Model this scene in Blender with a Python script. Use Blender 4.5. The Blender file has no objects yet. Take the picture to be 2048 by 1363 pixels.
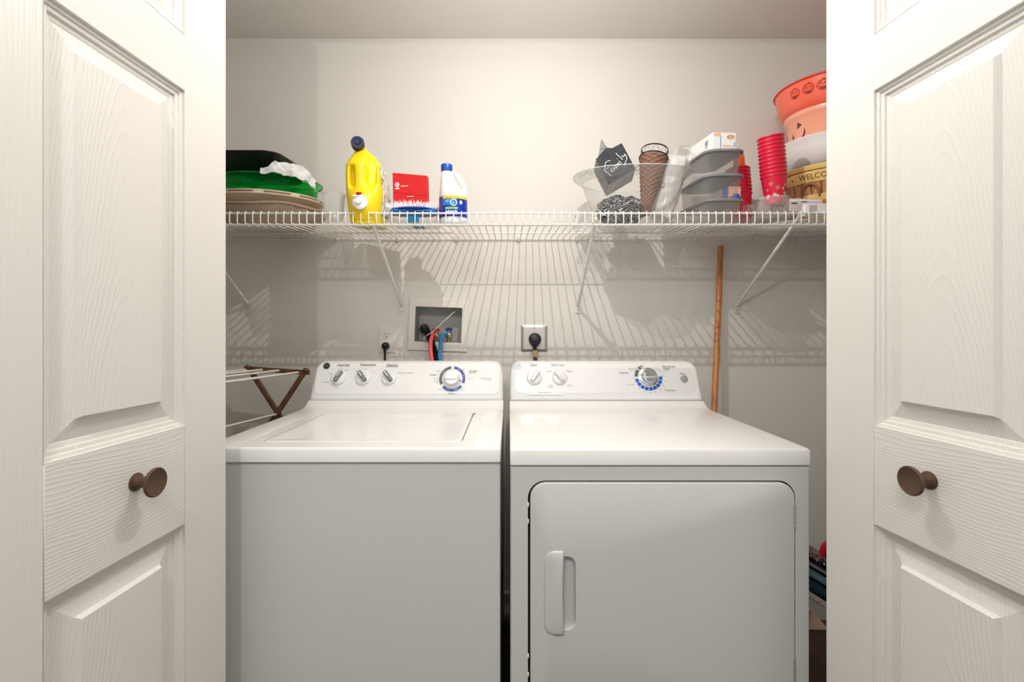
import bpy, bmesh, math, random
from mathutils import Vector, Matrix, noise
random.seed(7)
PI = math.pi
scene = bpy.context.scene
COL = scene.collection

# ------------------------------------------------------------------ camera
F, CX, HZ, CZ = 945.0, 1018.0, 662.0, 1.18     # focal length / vanishing point in pixels of 2048x1363, eye height
cam_d = bpy.data.cameras.new('camera'); cam = bpy.data.objects.new('camera', cam_d); COL.objects.link(cam)
cam.location = (0, 0, CZ); cam.rotation_euler = (PI/2, 0, 0)
cam_d.sensor_width = 36; cam_d.lens = F*36/2048
cam_d.shift_x = (1024-CX)/2048; cam_d.shift_y = -(681.5-HZ)/2048
cam_d.clip_start = .02; cam_d.clip_end = 60
scene.camera = cam

# ------------------------------------------------------------------ light
w = bpy.data.worlds.new('world'); scene.world = w; w.use_nodes = True
w.node_tree.nodes['Background'].inputs[0].default_value = (1.0, .965, .92, 1)
w.node_tree.nodes['Background'].inputs[1].default_value = .55
def lamp(name, kind, loc, power, size, color=(1, .96, .9), target=None, shape=None, size_y=None):
    d = bpy.data.lights.new(name, kind); d.energy = power; d.color = color
    if kind == 'POINT': d.shadow_soft_size = size
    else:
        d.size = size
        if size_y: d.shape = 'RECTANGLE'; d.size_y = size_y
    o = bpy.data.objects.new(name, d); COL.objects.link(o); o.location = loc
    if target is not None:
        o.rotation_euler = (Vector(target)-Vector(loc)).to_track_quat('-Z', 'Y').to_euler()
    return o
lamp('key_light', 'POINT', (.08, 1.01, 2.16), 21, .0020, color=(1, .97, .93))
lamp('room_light', 'POINT', (-.30, -.45, 2.2), 21, .018, color=(1, .975, .94))
lamp('soft_light', 'AREA', (.0, -.45, 2.36), 30, 2.2, color=(1, .975, .95), target=(0, -.15, 0), size_y=1.3)
vs = scene.view_settings
vs.view_transform = 'Standard'; vs.look = 'None'; vs.gamma = 1; vs.use_curve_mapping = False
vs.exposure = 0.03

# ------------------------------------------------------------------ helpers
YW = 1.94                                       # back wall
def P(px, py, Y): return Vector(((px-CX)*Y/F, Y, CZ+(HZ-py)*Y/F))
def on_plane(px, py, p0, n):                    # where the sight line meets a real plane
    d = Vector(((px-CX)/F, 1, (HZ-py)/F)); o = Vector((0, 0, CZ))
    return o + d*((p0-o).dot(n)/d.dot(n))
DSL = .0716
def deck(Y): return CZ + .353 + (Y-1.535)*DSL    # top of the shelf deck (it sags to the front)
TILT = math.atan(DSL)
MW = {}
def mwof(o): return MW.get(o.name, Matrix.Identity(4)) if o else Matrix.Identity(4)
def thing(name, label, cat, loc=(0,0,0), rot=(0,0,0), group=None):
    o = bpy.data.objects.new(name, None); COL.objects.link(o); o.empty_display_size = .05
    o.location = loc; o.rotation_euler = rot
    o['label'] = label; o['category'] = cat
    if group: o['group'] = group
    from mathutils import Euler
    MW[o.name] = Matrix.Translation(Vector(loc)) @ Euler(rot).to_matrix().to_4x4()
    return o
def obj(name, bm, mat, parent=None, smooth=True, world=False, ang=40, label=None, recalc=True):
    if recalc: bmesh.ops.recalc_face_normals(bm, faces=bm.faces)
    if world and parent: bm.transform(mwof(parent).inverted())
    me = bpy.data.meshes.new(name); bm.to_mesh(me); bm.free()
    if isinstance(mat, (list, tuple)):
        for m in mat: me.materials.append(m)
    elif mat: me.materials.append(mat)
    if smooth:
        for p in me.polygons: p.use_smooth = True
        try: me.set_sharp_from_angle(angle=math.radians(ang))
        except Exception: pass
    o = bpy.data.objects.new(name, me); COL.objects.link(o)
    if parent:
        o.parent = parent; MW[o.name] = mwof(parent)
    if label: o['label'] = label
    return o
def tag(o, label, cat, group=None):
    o['label'] = label; o['category'] = cat
    if group: o['group'] = group
    return o
def struct(name, bm, mat, smooth=False):
    o = obj(name, bm, mat, None, smooth); o['kind'] = 'structure'; return o
def B(): return bmesh.new()
def box(bm, x0, x1, y0, y1, z0, z1, bev=0, seg=2):
    v = [bm.verts.new((x, y, z)) for x in (x0, x1) for y in (y0, y1) for z in (z0, z1)]
    f = [bm.faces.new([v[i] for i in q]) for q in ((0,1,3,2),(4,6,7,5),(0,4,5,1),(2,3,7,6),(0,2,6,4),(1,5,7,3))]
    if bev:
        es = set(e for q in f for e in q.edges)
        bmesh.ops.bevel(bm, geom=list(es), offset=bev, segments=seg, affect='EDGES', clamp_overlap=True)
    return bm
def lathe(bm, prof, seg=32, c=(0,0,0), sx=1, sy=1, cap0=False, cap1=False, fn=None):
    rings = []
    for r, z in prof:
        ring = []
        for i in range(seg):
            a = 2*PI*i/seg
            rr = r*(fn(a, z) if fn else 1)
            ring.append(bm.verts.new((c[0]+rr*math.cos(a)*sx, c[1]+rr*math.sin(a)*sy, c[2]+z)))
        rings.append(ring)
    for a, b in zip(rings, rings[1:]):
        for i in range(seg):
            j = (i+1) % seg
            bm.faces.new((a[i], a[j], b[j], b[i]))
    if cap0: bm.faces.new(rings[0][::-1])
    if cap1: bm.faces.new(rings[-1])
    return bm
def tube(bm, pts, r, seg=8, caps=True, rf=None):
    pts = [Vector(p) for p in pts]
    rings = []; up = None
    for i, p in enumerate(pts):
        t = (pts[min(i+1, len(pts)-1)]-pts[max(i-1, 0)]).normalized()
        if up is None:
            up = Vector((0,0,1)) if abs(t.z) < .9 else Vector((1,0,0))
        n = (up - t*up.dot(t)).normalized(); up = n
        b = t.cross(n)
        rr = (rf(i) if rf else r)
        rings.append([bm.verts.new(p + (n*math.cos(2*PI*k/seg)+b*math.sin(2*PI*k/seg))*rr) for k in range(seg)])
    for a, b in zip(rings, rings[1:]):
        for i in range(seg):
            j = (i+1) % seg
            bm.faces.new((a[i], a[j], b[j], b[i]))
    if caps: bm.faces.new(rings[0][::-1]); bm.faces.new(rings[-1])
    return bm
def smooth_path(pts, n=8):
    pts = [Vector(p) for p in pts]; out = []
    for i in range(len(pts)-1):
        p0 = pts[max(i-1,0)]; p1 = pts[i]; p2 = pts[i+1]; p3 = pts[min(i+2,len(pts)-1)]
        for k in range(n):
            t = k/n
            out.append(.5*((2*p1)+(p2-p0)*t+(2*p0-5*p1+4*p2-p3)*t*t+(3*p1-p0-3*p2+p3)*t**3))
    out.append(pts[-1]); return out
def rrect(x0, x1, z0, z1, r, n=6):              # rounded rectangle loop, 4*(n+1) points
    if not isinstance(r, (list, tuple)): r = (r,)*4
    out = []
    for (cx, cz, a0, rr) in ((x1, z1, 0, r[0]), (x0, z1, 90, r[1]), (x0, z0, 180, r[2]), (x1, z0, 270, r[3])):
        ox = cx - rr if a0 in (0, 270) else cx + rr
        oz = cz - rr if a0 in (0, 90) else cz + rr
        for k in range(n+1):
            a = math.radians(a0 + 90*k/n)
            out.append((ox+rr*math.cos(a), oz+rr*math.sin(a)))
    return out
def loops(bm, ls, cap0=False, cap1=False):      # bridge equal-length loops of 3-D points
    vs_ = [[bm.verts.new(p) for p in l] for l in ls]
    n = len(vs_[0])
    for a, b in zip(vs_, vs_[1:]):
        for i in range(n):
            j = (i+1) % n
            bm.faces.new((a[i], a[j], b[j], b[i]))
    if cap0: bm.faces.new(vs_[0][::-1])
    if cap1: bm.faces.new(vs_[-1])
    return bm
def prism(bm, poly, d):                         # poly of 3-D points pushed along d
    return loops(bm, [poly, [Vector(p)+Vector(d) for p in poly]], True, True)
def grid(bm, fn, nu, nv, closed_u=False):
    vs_ = [[bm.verts.new(fn(i/(nu if closed_u else nu-1), j/(nv-1))) for i in range(nu)] for j in range(nv)]
    for j in range(nv-1):
        for i in range(nu if closed_u else nu-1):
            k = (i+1) % nu
            bm.faces.new((vs_[j][i], vs_[j][k], vs_[j+1][k], vs_[j+1][i]))
    return vs_
def solidify(o, t):
    m = o.modifiers.new('thick', 'SOLIDIFY'); m.thickness = t; m.offset = 0; return o

# ------------------------------------------------------------------ materials
def mat(name, col, rough=.5, metal=0, spec=.5, coat=0, bump=None, var=None, trans=0, ior=1.45, sss=0, emit=None):
    m = bpy.data.materials.new(name); m.use_nodes = True
    nt = m.node_tree; b = nt.nodes['Principled BSDF']
    b.inputs['Base Color'].default_value = (*col, 1); b.inputs['Roughness'].default_value = rough
    b.inputs['Metallic'].default_value = metal; b.inputs['Specular IOR Level'].default_value = spec
    b.inputs['Coat Weight'].default_value = coat; b.inputs['Coat Roughness'].default_value = .1
    b.inputs['Transmission Weight'].default_value = trans; b.inputs['IOR'].default_value = ior
    tc = nt.nodes.new('ShaderNodeTexCoord')
    if var:                                     # (scale, amount) soft colour variation
        n = nt.nodes.new('ShaderNodeTexNoise'); n.inputs['Scale'].default_value = var[0]; n.inputs['Detail'].default_value = 4
        nt.links.new(tc.outputs['Object'], n.inputs['Vector'])
        r = nt.nodes.new('ShaderNodeMapRange'); r.inputs[1].default_value = .3; r.inputs[2].default_value = .7
        r.inputs[3].default_value = 1-var[1]; r.inputs[4].default_value = 1+var[1]*.4
        nt.links.new(n.outputs[0], r.inputs[0])
        mx = nt.nodes.new('ShaderNodeMix'); mx.data_type = 'RGBA'; mx.blend_type = 'MULTIPLY'; mx.inputs[0].default_value = 1
        mx.inputs[6].default_value = (*col, 1)
        nt.links.new(r.outputs[0], mx.inputs[7]); nt.links.new(mx.outputs[2], b.inputs['Base Color'])
    if bump:                                    # (scale, strength, [sx,sy,sz])
        n = nt.nodes.new('ShaderNodeTexNoise'); n.inputs['Scale'].default_value = bump[0]; n.inputs['Detail'].default_value = 5
        if len(bump) > 2:
            mp = nt.nodes.new('ShaderNodeMapping'); mp.inputs['Scale'].default_value = bump[2]
            nt.links.new(tc.outputs['Object'], mp.inputs[0]); nt.links.new(mp.outputs[0], n.inputs['Vector'])
        else: nt.links.new(tc.outputs['Object'], n.inputs['Vector'])
        bp = nt.nodes.new('ShaderNodeBump'); bp.inputs['Strength'].default_value = bump[1]; bp.inputs['Distance'].default_value = .002
        nt.links.new(n.outputs[0], bp.inputs['Height']); nt.links.new(bp.outputs[0], b.inputs['Normal'])
    return m
def sheer(name, tint, body, k, rough=.12, ior=1.45):   # thin clear or tinted plastic: tinted see-through + a skin of gloss and haze
    m = bpy.data.materials.new(name); m.use_nodes = True; nt = m.node_tree
    b = nt.nodes['Principled BSDF']; out = nt.nodes['Material Output']
    b.inputs['Base Color'].default_value = (*body, 1); b.inputs['Roughness'].default_value = rough
    t = nt.nodes.new('ShaderNodeBsdfTransparent'); t.inputs[0].default_value = (*tint, 1)
    fr = nt.nodes.new('ShaderNodeLayerWeight'); fr.inputs[0].default_value = .35
    mr = nt.nodes.new('ShaderNodeMapRange'); mr.inputs[3].default_value = k; mr.inputs[4].default_value = min(1, k+.38)
    nt.links.new(fr.outputs['Facing'], mr.inputs[0])
    mx = nt.nodes.new('ShaderNodeMixShader'); nt.links.new(mr.outputs[0], mx.inputs[0])
    nt.links.new(t.outputs[0], mx.inputs[1]); nt.links.new(b.outputs[0], mx.inputs[2]); nt.links.new(mx.outputs[0], out.inputs[0])
    return m
def wood(name, c0, c1, scale, stretch, rough=.45):
    m = mat(name, c0, rough); nt = m.node_tree; b = nt.nodes['Principled BSDF']
    tc = nt.nodes.new('ShaderNodeTexCoord'); mp = nt.nodes.new('ShaderNodeMapping'); mp.inputs['Scale'].default_value = stretch
    n = nt.nodes.new('ShaderNodeTexNoise'); n.inputs['Scale'].default_value = scale; n.inputs['Detail'].default_value = 6; n.inputs['Distortion'].default_value = 1.2
    r = nt.nodes.new('ShaderNodeValToRGB'); r.color_ramp.elements[0].position = .35; r.color_ramp.elements[1].position = .65
    r.color_ramp.elements[0].color = (*c0, 1); r.color_ramp.elements[1].color = (*c1, 1)
    nt.links.new(tc.outputs['Object'], mp.inputs[0]); nt.links.new(mp.outputs[0], n.inputs['Vector'])
    nt.links.new(n.outputs[0], r.inputs[0]); nt.links.new(r.outputs[0], b.inputs['Base Color'])
    return m
def door_paint(name, mode):                     # moulded wood-grain relief under paint
    m = mat(name, (.71, .692, .652), .38, spec=.45); nt = m.node_tree; b = nt.nodes['Principled BSDF']
    N = nt.nodes.new; L = nt.links.new
    tc = N('ShaderNodeTexCoord'); mp = N('ShaderNodeMapping'); L(tc.outputs['Object'], mp.inputs[0])
    no = N('ShaderNodeTexNoise'); no.inputs['Detail'].default_value = 3
    bp = N('ShaderNodeBump'); bp.inputs['Distance'].default_value = .0012
    if mode == 'stile':
        mp.inputs['Scale'].default_value = (1, 1, .02); no.inputs['Scale'].default_value = 260
        L(mp.outputs[0], no.inputs['Vector']); L(no.outputs[0], bp.inputs['Height']); bp.inputs['Strength'].default_value = .75
    else:
        sp = N('ShaderNodeSeparateXYZ')
        L(tc.outputs['Object'], sp.inputs[0])
        no.inputs['Scale'].default_value = 9
        L(mp.outputs[0], no.inputs['Vector'])
        mp.inputs['Scale'].default_value = (1, 1, .45) if mode == 'panel' else (.30, 1, 1)
        def M(op, a, c=None):
            n_ = N('ShaderNodeMath'); n_.operation = op
            for k, q in enumerate((a, c)):
                if q is None: continue
                if isinstance(q, (int, float)): n_.inputs[k].default_value = q
                else: L(q, n_.inputs[k])
            return n_.outputs[0]
        if mode == 'panel':
            u = M('SUBTRACT', sp.outputs[0], .2445)
            f = M('ADD', sp.outputs[2], M('MULTIPLY', M('POWER', M('ABSOLUTE', u), 1.6), 22))
            f = M('ADD', M('MULTIPLY', f, 150), M('MULTIPLY', no.outputs[0], 30))
        else:
            f = M('ADD', M('MULTIPLY', sp.outputs[2], 1050), M('MULTIPLY', no.outputs[0], 60))
        s = M('POWER', M('MULTIPLY', M('ADD', M('SINE', f), 1), .5), 5)
        n2 = N('ShaderNodeTexNoise'); n2.inputs['Scale'].default_value = 60; L(tc.outputs['Object'], n2.inputs['Vector'])
        L(M('MULTIPLY', s, n2.outputs[0]), bp.inputs['Height']); bp.inputs['Strength'].default_value = .5 if mode == 'panel' else .36
    L(bp.outputs[0], b.inputs['Normal'])
    return m
def quilt(name, c0, c1, scale, kind='noise', thr=.5, rough=.8, c2=None):   # two-colour print
    m = mat(name, c0, rough); nt = m.node_tree; b = nt.nodes['Principled BSDF']
    tc = nt.nodes.new('ShaderNodeTexCoord')
    if kind == 'noise':
        n = nt.nodes.new('ShaderNodeTexNoise'); n.inputs['Scale'].default_value = scale; n.inputs['Detail'].default_value = 2; n.inputs['Distortion'].default_value = 2.5
        o = n.outputs[0]
    else:
        n = nt.nodes.new('ShaderNodeTexWave'); n.wave_type = 'RINGS'; n.rings_direction = 'SPHERICAL'; n.inputs['Scale'].default_value = scale
        n.inputs['Distortion'].default_value = 14; n.inputs['Detail'].default_value = 2.5; n.inputs['Detail Scale'].default_value = 1.6
        o = n.outputs[0]
    r = nt.nodes.new('ShaderNodeValToRGB'); r.color_ramp.interpolation = 'CONSTANT'
    r.color_ramp.elements[0].color = (*c0, 1); r.color_ramp.elements[1].position = thr; r.color_ramp.elements[1].color = (*c1, 1)
    if c2:
        e = r.color_ramp.elements.new(min(.98, thr+.1)); e.color = (*c2, 1)
    nt.links.new(tc.outputs['Object'], n.inputs['Vector']); nt.links.new(o, r.inputs[0]); nt.links.new(r.outputs[0], b.inputs['Base Color'])
    return m

M = dict(
 wall=mat('wall_paint', (.735, .71, .665), .75, spec=.25, bump=(320, .12)),
 ceil=mat('ceiling_paint', (.80, .765, .73), .85, spec=.2, bump=(200, .15)),
 floor=mat('floor_covering', (.07, .06, .05), .9, var=(20, .3)),
 base=mat('trim_paint', (.78, .76, .72), .4),
 door_s=door_paint('door_paint_stile', 'stile'), door_r=door_paint('door_paint_rail', 'rail'), door_p=door_paint('door_paint_panel', 'panel'),
 bronze=mat('knob_bronze', (.105, .055, .035), .42, .25, bump=(420, .5)),
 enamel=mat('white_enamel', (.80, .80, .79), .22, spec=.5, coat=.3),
 enamel_shaded=mat('white_enamel_shaded', (.60, .597, .585), .30, spec=.5, bump=(900, .02)),  # same white enamel, darkened in colour for the shade on the machine fronts
 plast=mat('white_plastic', (.82, .82, .81), .35),
 face=mat('console_face_plastic', (.80, .80, .79), .38),
 silver=mat('silver_face', (.74, .74, .735), .35, .12),
 knobw=mat('knob_white', (.80, .80, .80), .3),
 knobg=mat('knob_grey', (.22, .22, .22), .4),
 chrome=mat('chrome', (.75, .78, .80), .12, 1),
 steel=mat('brushed_steel', (.62, .60, .57), .32, .75, bump=(300, .2, (1, 1, 8))),
 dark=mat('gap_dark', (.012, .012, .012), .8), black=mat('black_plastic', (.012, .012, .013), .35),
 ink=mat('print_ink', (.05, .05, .055), .5), inkg=mat('print_ink_grey', (.30, .30, .31), .5), orange_ink=mat('print_ink_orange', (.75, .22, .12), .5),
 ringg=mat('dial_ring_grey', (.10, .12, .13), .45), ringv=mat('dial_ring_violet', (.06, .08, .33), .45), ringb=mat('dial_ring_blue', (.005, .10, .33), .4), ringb2=mat('dial_ring_bright_blue', (.01, .10, .52), .4),
 wire=mat('vinyl_coated_wire', (.80, .78, .74), .35), clipm=mat('clip_plastic', (.72, .70, .66), .4),
 plate=mat('outlet_plate', (.76, .73, .68), .4), boxin=mat('outlet_box_plastic', (.40, .39, .37), .6),
 brass=mat('brass', (.55, .42, .22), .28, .9), red=mat('valve_red', (.45, .01, .02), .4), blue=mat('valve_blue', (.01, .04, .30), .4),
 rhose=mat('red_hose_rubber', (.85, .10, .12), .45), bhose=mat('blue_hose_rubber', (.02, .20, .50), .45), tie=mat('cable_tie', (.85, .82, .74), .4),
 rackw=wood('rack_wood', (.10, .045, .022), (.19, .09, .045), 30, (3, 3, 1)), dowel=mat('dowel_white', (.80, .77, .70), .45),
 stick=wood('stick_wood', (.42, .15, .045), (.60, .25, .09), 9, (5, 5, .7), .35),
 yellow=mat('jug_yellow', (.90, .66, .005), .28, coat=.2), navy=mat('cap_navy', (.008, .012, .06), .35),
 white=mat('white_bottle', (.84, .85, .87), .3), bcap=mat('cap_blue', (.005, .07, .42), .3),
 lblue=mat('label_blue', (.004, .03, .36), .35), lteal=mat('label_teal', (.01, .22, .60), .35), lyel=mat('label_yellow', (.95, .65, .02), .4), lpur=mat('label_purple', (.13, .04, .28), .4), lgreen=mat('label_green', (.30, .75, .12), .4), pwhite=mat('print_white', (.92, .92, .92), .5),
 redcard=mat('red_card', (.68, .008, .012), .5, var=(40, .1)), redcard2=mat('red_card_edge', (.30, .005, .01), .55),
 duster=mat('blue_microfibre', (.02, .16, .50), .9, bump=(400, 1)), fringe=mat('white_fringe', (.88, .85, .88), .9), dusterp=mat('blue_plastic', (.005, .03, .22), .35),
 bluetag=mat('blue_label', (.0, .16, .36), .5),
 bead=sheer('bowl_rim_plastic', (.97, .97, .97), (.92, .92, .92), .55, .1), clear=sheer('clear_plastic', (.93, .93, .92), (.75, .75, .74), .10, .15), clear2=sheer('clear_glass', (.97, .97, .97), (.85, .85, .85), .10, .06),
 film=sheer('crinkled_film', (.95, .95, .95), (.85, .84, .82), .30, .25), tub=sheer('tub_plastic', (.93, .92, .91), (.74, .73, .72), .16, .2),
 cupw=sheer('clear_cup_stack', (.92, .91, .90), (.84, .80, .79), .42, .2), amber=sheer('peach_packet', (.9, .5, .35), (.85, .35, .2), .8, .4),
 greend=mat('green_rim', (.005, .20, .04), .2), greenp=sheer('green_plastic', (.16, .88, .28), (.0, .45, .08), .14, .05), greyl=mat('lid_grey', (.22, .22, .23), .35, spec=.6),
 lac=mat('black_lacquer', (.004, .004, .004), .3, coat=.15), tan=mat('tan_board', (.48, .37, .27), .65, var=(25, .12)), brownl=mat('brown_edge', (.22, .10, .07), .7), cream=mat('cream_tray', (.82, .68, .52), .35),
 cloth=mat('white_bag_film', (.70, .70, .695), .45, bump=(60, .4)),
 bandana=quilt('paisley_cloth', (.006, .006, .008), (.65, .65, .65), 34, 'wave', .86),
 chalk=mat('chalkboard', (.028, .032, .038), .8, var=(22, .35)), greyw=mat('weathered_wood', (.26, .25, .235), .8, var=(60, .4)), paper=mat('pale_side_paper', (.52, .50, .48), .8, var=(80, .25)),
 wicker=mat('wicker_brown', (.20, .095, .06), .6), wick2=mat('wicker_core', (.05, .022, .014), .8), wirebr=mat('dark_wire', (.035, .024, .02), .5, .5),
 cup=mat('red_cup', (.78, .015, .06), .30, coat=.2), cup2=mat('orange_cup', (.90, .16, .03), .35), snow=mat('snow_print', (.95, .85, .82), .5), gold=mat('gold_print', (.45, .42, .20), .5),
 bowl=mat('orange_red_bowl', (.95, .16, .09), .25, coat=.3), bowlr=mat('orange_red_rim', (.80, .05, .03), .3), peach=mat('peach_bucket', (.96, .42, .28), .25, coat=.3), cut=mat('cutout_dark', (.14, .04, .035), .6),
 china=mat('white_china', (.94, .93, .91), .25), grey_china=mat('grey_china', (.55, .53, .50), .35),
 basket=mat('basket_yellow', (.90, .62, .22), .45, var=(30, .1)), splint=wood('basket_splint', (.38, .17, .07), (.62, .32, .14), 14, (4, 4, 1)), basketd=mat('basket_dark_wood', (.30, .14, .06), .6),  # basketd: darker brown wood of the inner wall and handle
 box=mat('white_carton', (.88, .87, .86), .5), peachi=mat('peach_ink', (.92, .48, .36), .5), pinkcard=mat('pink_card', (.70, .60, .62), .5),
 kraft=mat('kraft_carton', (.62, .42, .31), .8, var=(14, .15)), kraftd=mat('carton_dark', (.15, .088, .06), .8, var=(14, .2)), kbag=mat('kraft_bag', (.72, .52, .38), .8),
 floral=quilt('floral_dark', (.012, .02, .018), (.75, .35, .35), 60, 'noise', .56, c2=(.75, .70, .66)), navyf=mat('navy_fabric', (.03, .036, .06), .8), tealf=quilt('floral_teal', (.14, .32, .38), (.60, .28, .26), 38, 'noise', .60), tealn=mat('deep_teal', (.012, .06, .10), .7),
 pinkf=quilt('floral_pink', (.70, .62, .60), (.10, .03, .04), 50, 'noise', .6), melon=mat('melon_red', (.60, .01, .03), .35), melond=mat('melon_dark', (.22, .008, .012), .5), melong=mat('melon_pale', (.45, .60, .42), .5),
 foil=mat('foil_duct', (.35, .33, .30), .45, .6, bump=(120, 1)),
)

# ------------------------------------------------------------------ lettering
def text_mesh(s, width, shear=0, bold=0, res=2):
    c = bpy.data.curves.new('lettering', 'FONT'); c.body = s; c.size = 1; c.align_x = 'CENTER'; c.align_y = 'CENTER'
    c.resolution_u = res; c.shear = shear; c.offset = bold
    o = bpy.data.objects.new('tmp_text', c); COL.objects.link(o)
    bpy.context.view_layer.update()
    dg = bpy.context.evaluated_depsgraph_get()
    me = bpy.data.meshes.new_from_object(o.evaluated_get(dg))
    bpy.data.objects.remove(o)
    bm = bmesh.new(); bm.from_mesh(me); bpy.data.meshes.remove(me)
    xs = [v.co.x for v in bm.verts]; k = width/(max(xs)-min(xs)); mid = (max(xs)+min(xs))/2
    for v in bm.verts: v.co = Vector(((v.co.x-mid)*k, v.co.y*k, 0))
    return bm
def text_on(s, parent, p, xa, ya, width, m, shear=0, bold=.0, name='lettering', rot=0, lift=.0004):
    bm = text_mesh(s, width, shear, bold)
    xa = Vector(xa).normalized(); ya = Vector(ya).normalized(); n = xa.cross(ya).normalized()
    if rot: xa, ya = xa*math.cos(rot)+ya*math.sin(rot), -xa*math.sin(rot)+ya*math.cos(rot)
    for v in bm.verts: v.co = Vector(p) + xa*v.co.x + ya*v.co.y + n*lift
    return obj(name, bm, m, parent, smooth=False, world=True, recalc=False)
def wrap(bm, R, z0, c=(0,0,0), ang0=-PI/2, taper=0, sx=1, sy=1):     # flat (x,y) mesh onto a cylinder / cone side
    for v in bm.verts:
        z = z0 + v.co.y; r = R + taper*v.co.y + v.co.z
        a = ang0 + v.co.x/R
        v.co = Vector((c[0]+r*math.cos(a)*sx, c[1]+r*math.sin(a)*sy, c[2]+z))
    return bm
def patch(R, z0, z1, a0, a1, c=(0,0,0), n=24, taper=0):
    bm = B()
    grid(bm, lambda u, v: (c[0]+(R+taper*(z0+(z1-z0)*v-z0))*math.cos(a0+(a1-a0)*u), c[1]+(R+taper*(z1-z0)*v)*math.sin(a0+(a1-a0)*u), c[2]+z0+(z1-z0)*v), n, 3)
    return bm
# ================================================================== THE ROOM
CEIL = 2.381; XL, XR = -1.46, 1.46; HEAD = 2.325; YF0, YF1 = .99, 1.09
def plate_wall(bm, x0, x1, z0, z1, y, hole=None):
    if not hole:
        bm.faces.new([bm.verts.new(p) for p in ((x0,y,z0),(x1,y,z0),(x1,y,z1),(x0,y,z1))]); return
    hx0, hx1, hz0, hz1 = hole
    for (a, b_, c, d) in ((x0,hx0,z0,z1),(hx1,x1,z0,z1),(hx0,hx1,z0,hz0),(hx0,hx1,hz1,z1)):
        bm.faces.new([bm.verts.new(p) for p in ((a,y,c),(b_,y,c),(b_,y,d),(a,y,d))])
hole = (-.387, -.185, CZ-.052, CZ+.105)
bm = B(); 
for (a, b_, c, d) in ((XL-.1,hole[0],0,CEIL),(hole[1],XR+.1,0,CEIL),(hole[0],hole[1],0,hole[2]),(hole[0],hole[1],hole[3],CEIL)):
    box(bm, a, b_, YW, YW+.12, c, d)
struct('wall_back', bm, M['wall'])
struct('wall_left', box(B(), XL-.1, XL, YF1, YW, 0, CEIL), M['wall'])
struct('wall_right', box(B(), XR, XR+.1, YF1, YW, 0, CEIL), M['wall'])
bm = B(); box(bm, XL-.7, -.74, YF0, YF1, 0, CEIL); box(bm, .87, XR+.7, YF0, YF1, 0, CEIL); box(bm, -.74, .87, YF0, YF1, HEAD, CEIL)
struct('wall_front', bm, M['wall'])
struct('floor', box(B(), -2.2, 2.2, -1.8, YW+.12, -.1, 0), M['floor'])
struct('ceiling', box(B(), -2.2, 2.2, -1.8, YW+.12, CEIL, CEIL+.1), M['ceil'])
bm = B(); box(bm, XL, XR, YW-.012, YW, 0, .105, .003); box(bm, XL, XR, YW-.018, YW, .105, .117, .003)
struct('baseboard_back', bm, M['base'])
struct('baseboard_left', box(B(), XL, XL+.012, YF1, YW-.02, 0, .115, .003), M['base'])
struct('baseboard_right', box(B(), XR-.012, XR, YF1, YW-.02, 0, .115, .003), M['base'])
bm = B()
box(bm, -.74, -.715, YF0-.01, YF1+.01, 0, HEAD, .002); box(bm, .845, .87, YF0-.01, YF1+.01, 0, HEAD, .002); box(bm, -.715, .845, YF0-.01, YF1+.01, HEAD-.02, HEAD, .002)
struct('trim_1', bm, M['base'])

# ================================================================== BIFOLD DOORS
LW, ST = .489, .118
RAILS = [(0, .24), (CZ-.355, CZ-.174), (CZ+.442, CZ+.546), (CZ+.98, HEAD-.035)]
PROF = [(0,0),(.0008,-.0045),(.0055,-.0055),(.0068,-.0085),(.0125,-.0095),(.0138,-.0130),(.020,-.0145),(.0215,-.0155),(.049,-.0085),(.0535,-.0008)]
def leaf(root, s, front=True):
    zb, zt = .012, HEAD-.035; t = .034
    def bx_(u0, u1, z0, z1): return box(B(), u0, u1, min(0, -s*t), max(0, -s*t), z0, z1, .0012, 1)
    obj('stile', bx_(0, ST, zb, zt), M['door_s'], root); obj('stile', bx_(LW-ST, LW, zb, zt), M['door_s'], root)
    for k, (a, b_) in enumerate(RAILS): obj('rail', bx_(ST, LW-ST, max(a, zb), b_), M['door_r'], root)
    for (a, b_) in zip(RAILS, RAILS[1:]):
        z0, z1 = a[1], b_[0]; bm = B(); ls = []
        ls.append([(ST, -s*t, z0), (LW-ST, -s*t, z0), (LW-ST, -s*t, z1), (ST, -s*t, z1)])
        for i, d in PROF: ls.append([(ST+i, s*d, z0+i), (LW-ST-i, s*d, z0+i), (LW-ST-i, s*d, z1-i), (ST+i, s*d, z1-i)])
        loops(bm, ls, True, True)
        obj('raised_panel', bm, M['door_p'], root, smooth=True, ang=8)
def door(name, far, vx, s, label, knob_u, knob_z, out):
    d = Vector((vx, -1, 0)).normalized(); ang = math.atan2(d.y, d.x)
    root = thing(name, label, 'closet door', (far[0], far[1], 0), (0, 0, ang))
    leaf(root, s)
    k = B()
    prof = [(.0145,0),(.0145,.0015),(.0095,.004),(.0085,.010),(.0095,.018),(.014,.025),(.0205,.029),(.0232,.031),(.0235,.0335),(.0215,.0350),(.0205,.0342),(.001,.0336)]
    lathe(k, prof, 40, cap0=True, cap1=True)
    k.transform(Matrix.Translation((knob_u, 0, knob_z)) @ Matrix.Rotation(-s*PI/2, 4, 'X'))
    obj('knob', k, M['bronze'], root, label='round brown bronze knob with a pebbled face')
    return root, d
dl, d1 = door('bifold_door', (-.5917, .988), -.044, 1, 'left white moulded closet door leaf with a round brown knob', .226, CZ-.243, -1)
dr, d2 = door('bifold_door', (.663, .988), .077, -1, 'right white moulded closet door leaf with a round brown knob', .224, CZ-.241, 1)
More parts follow.
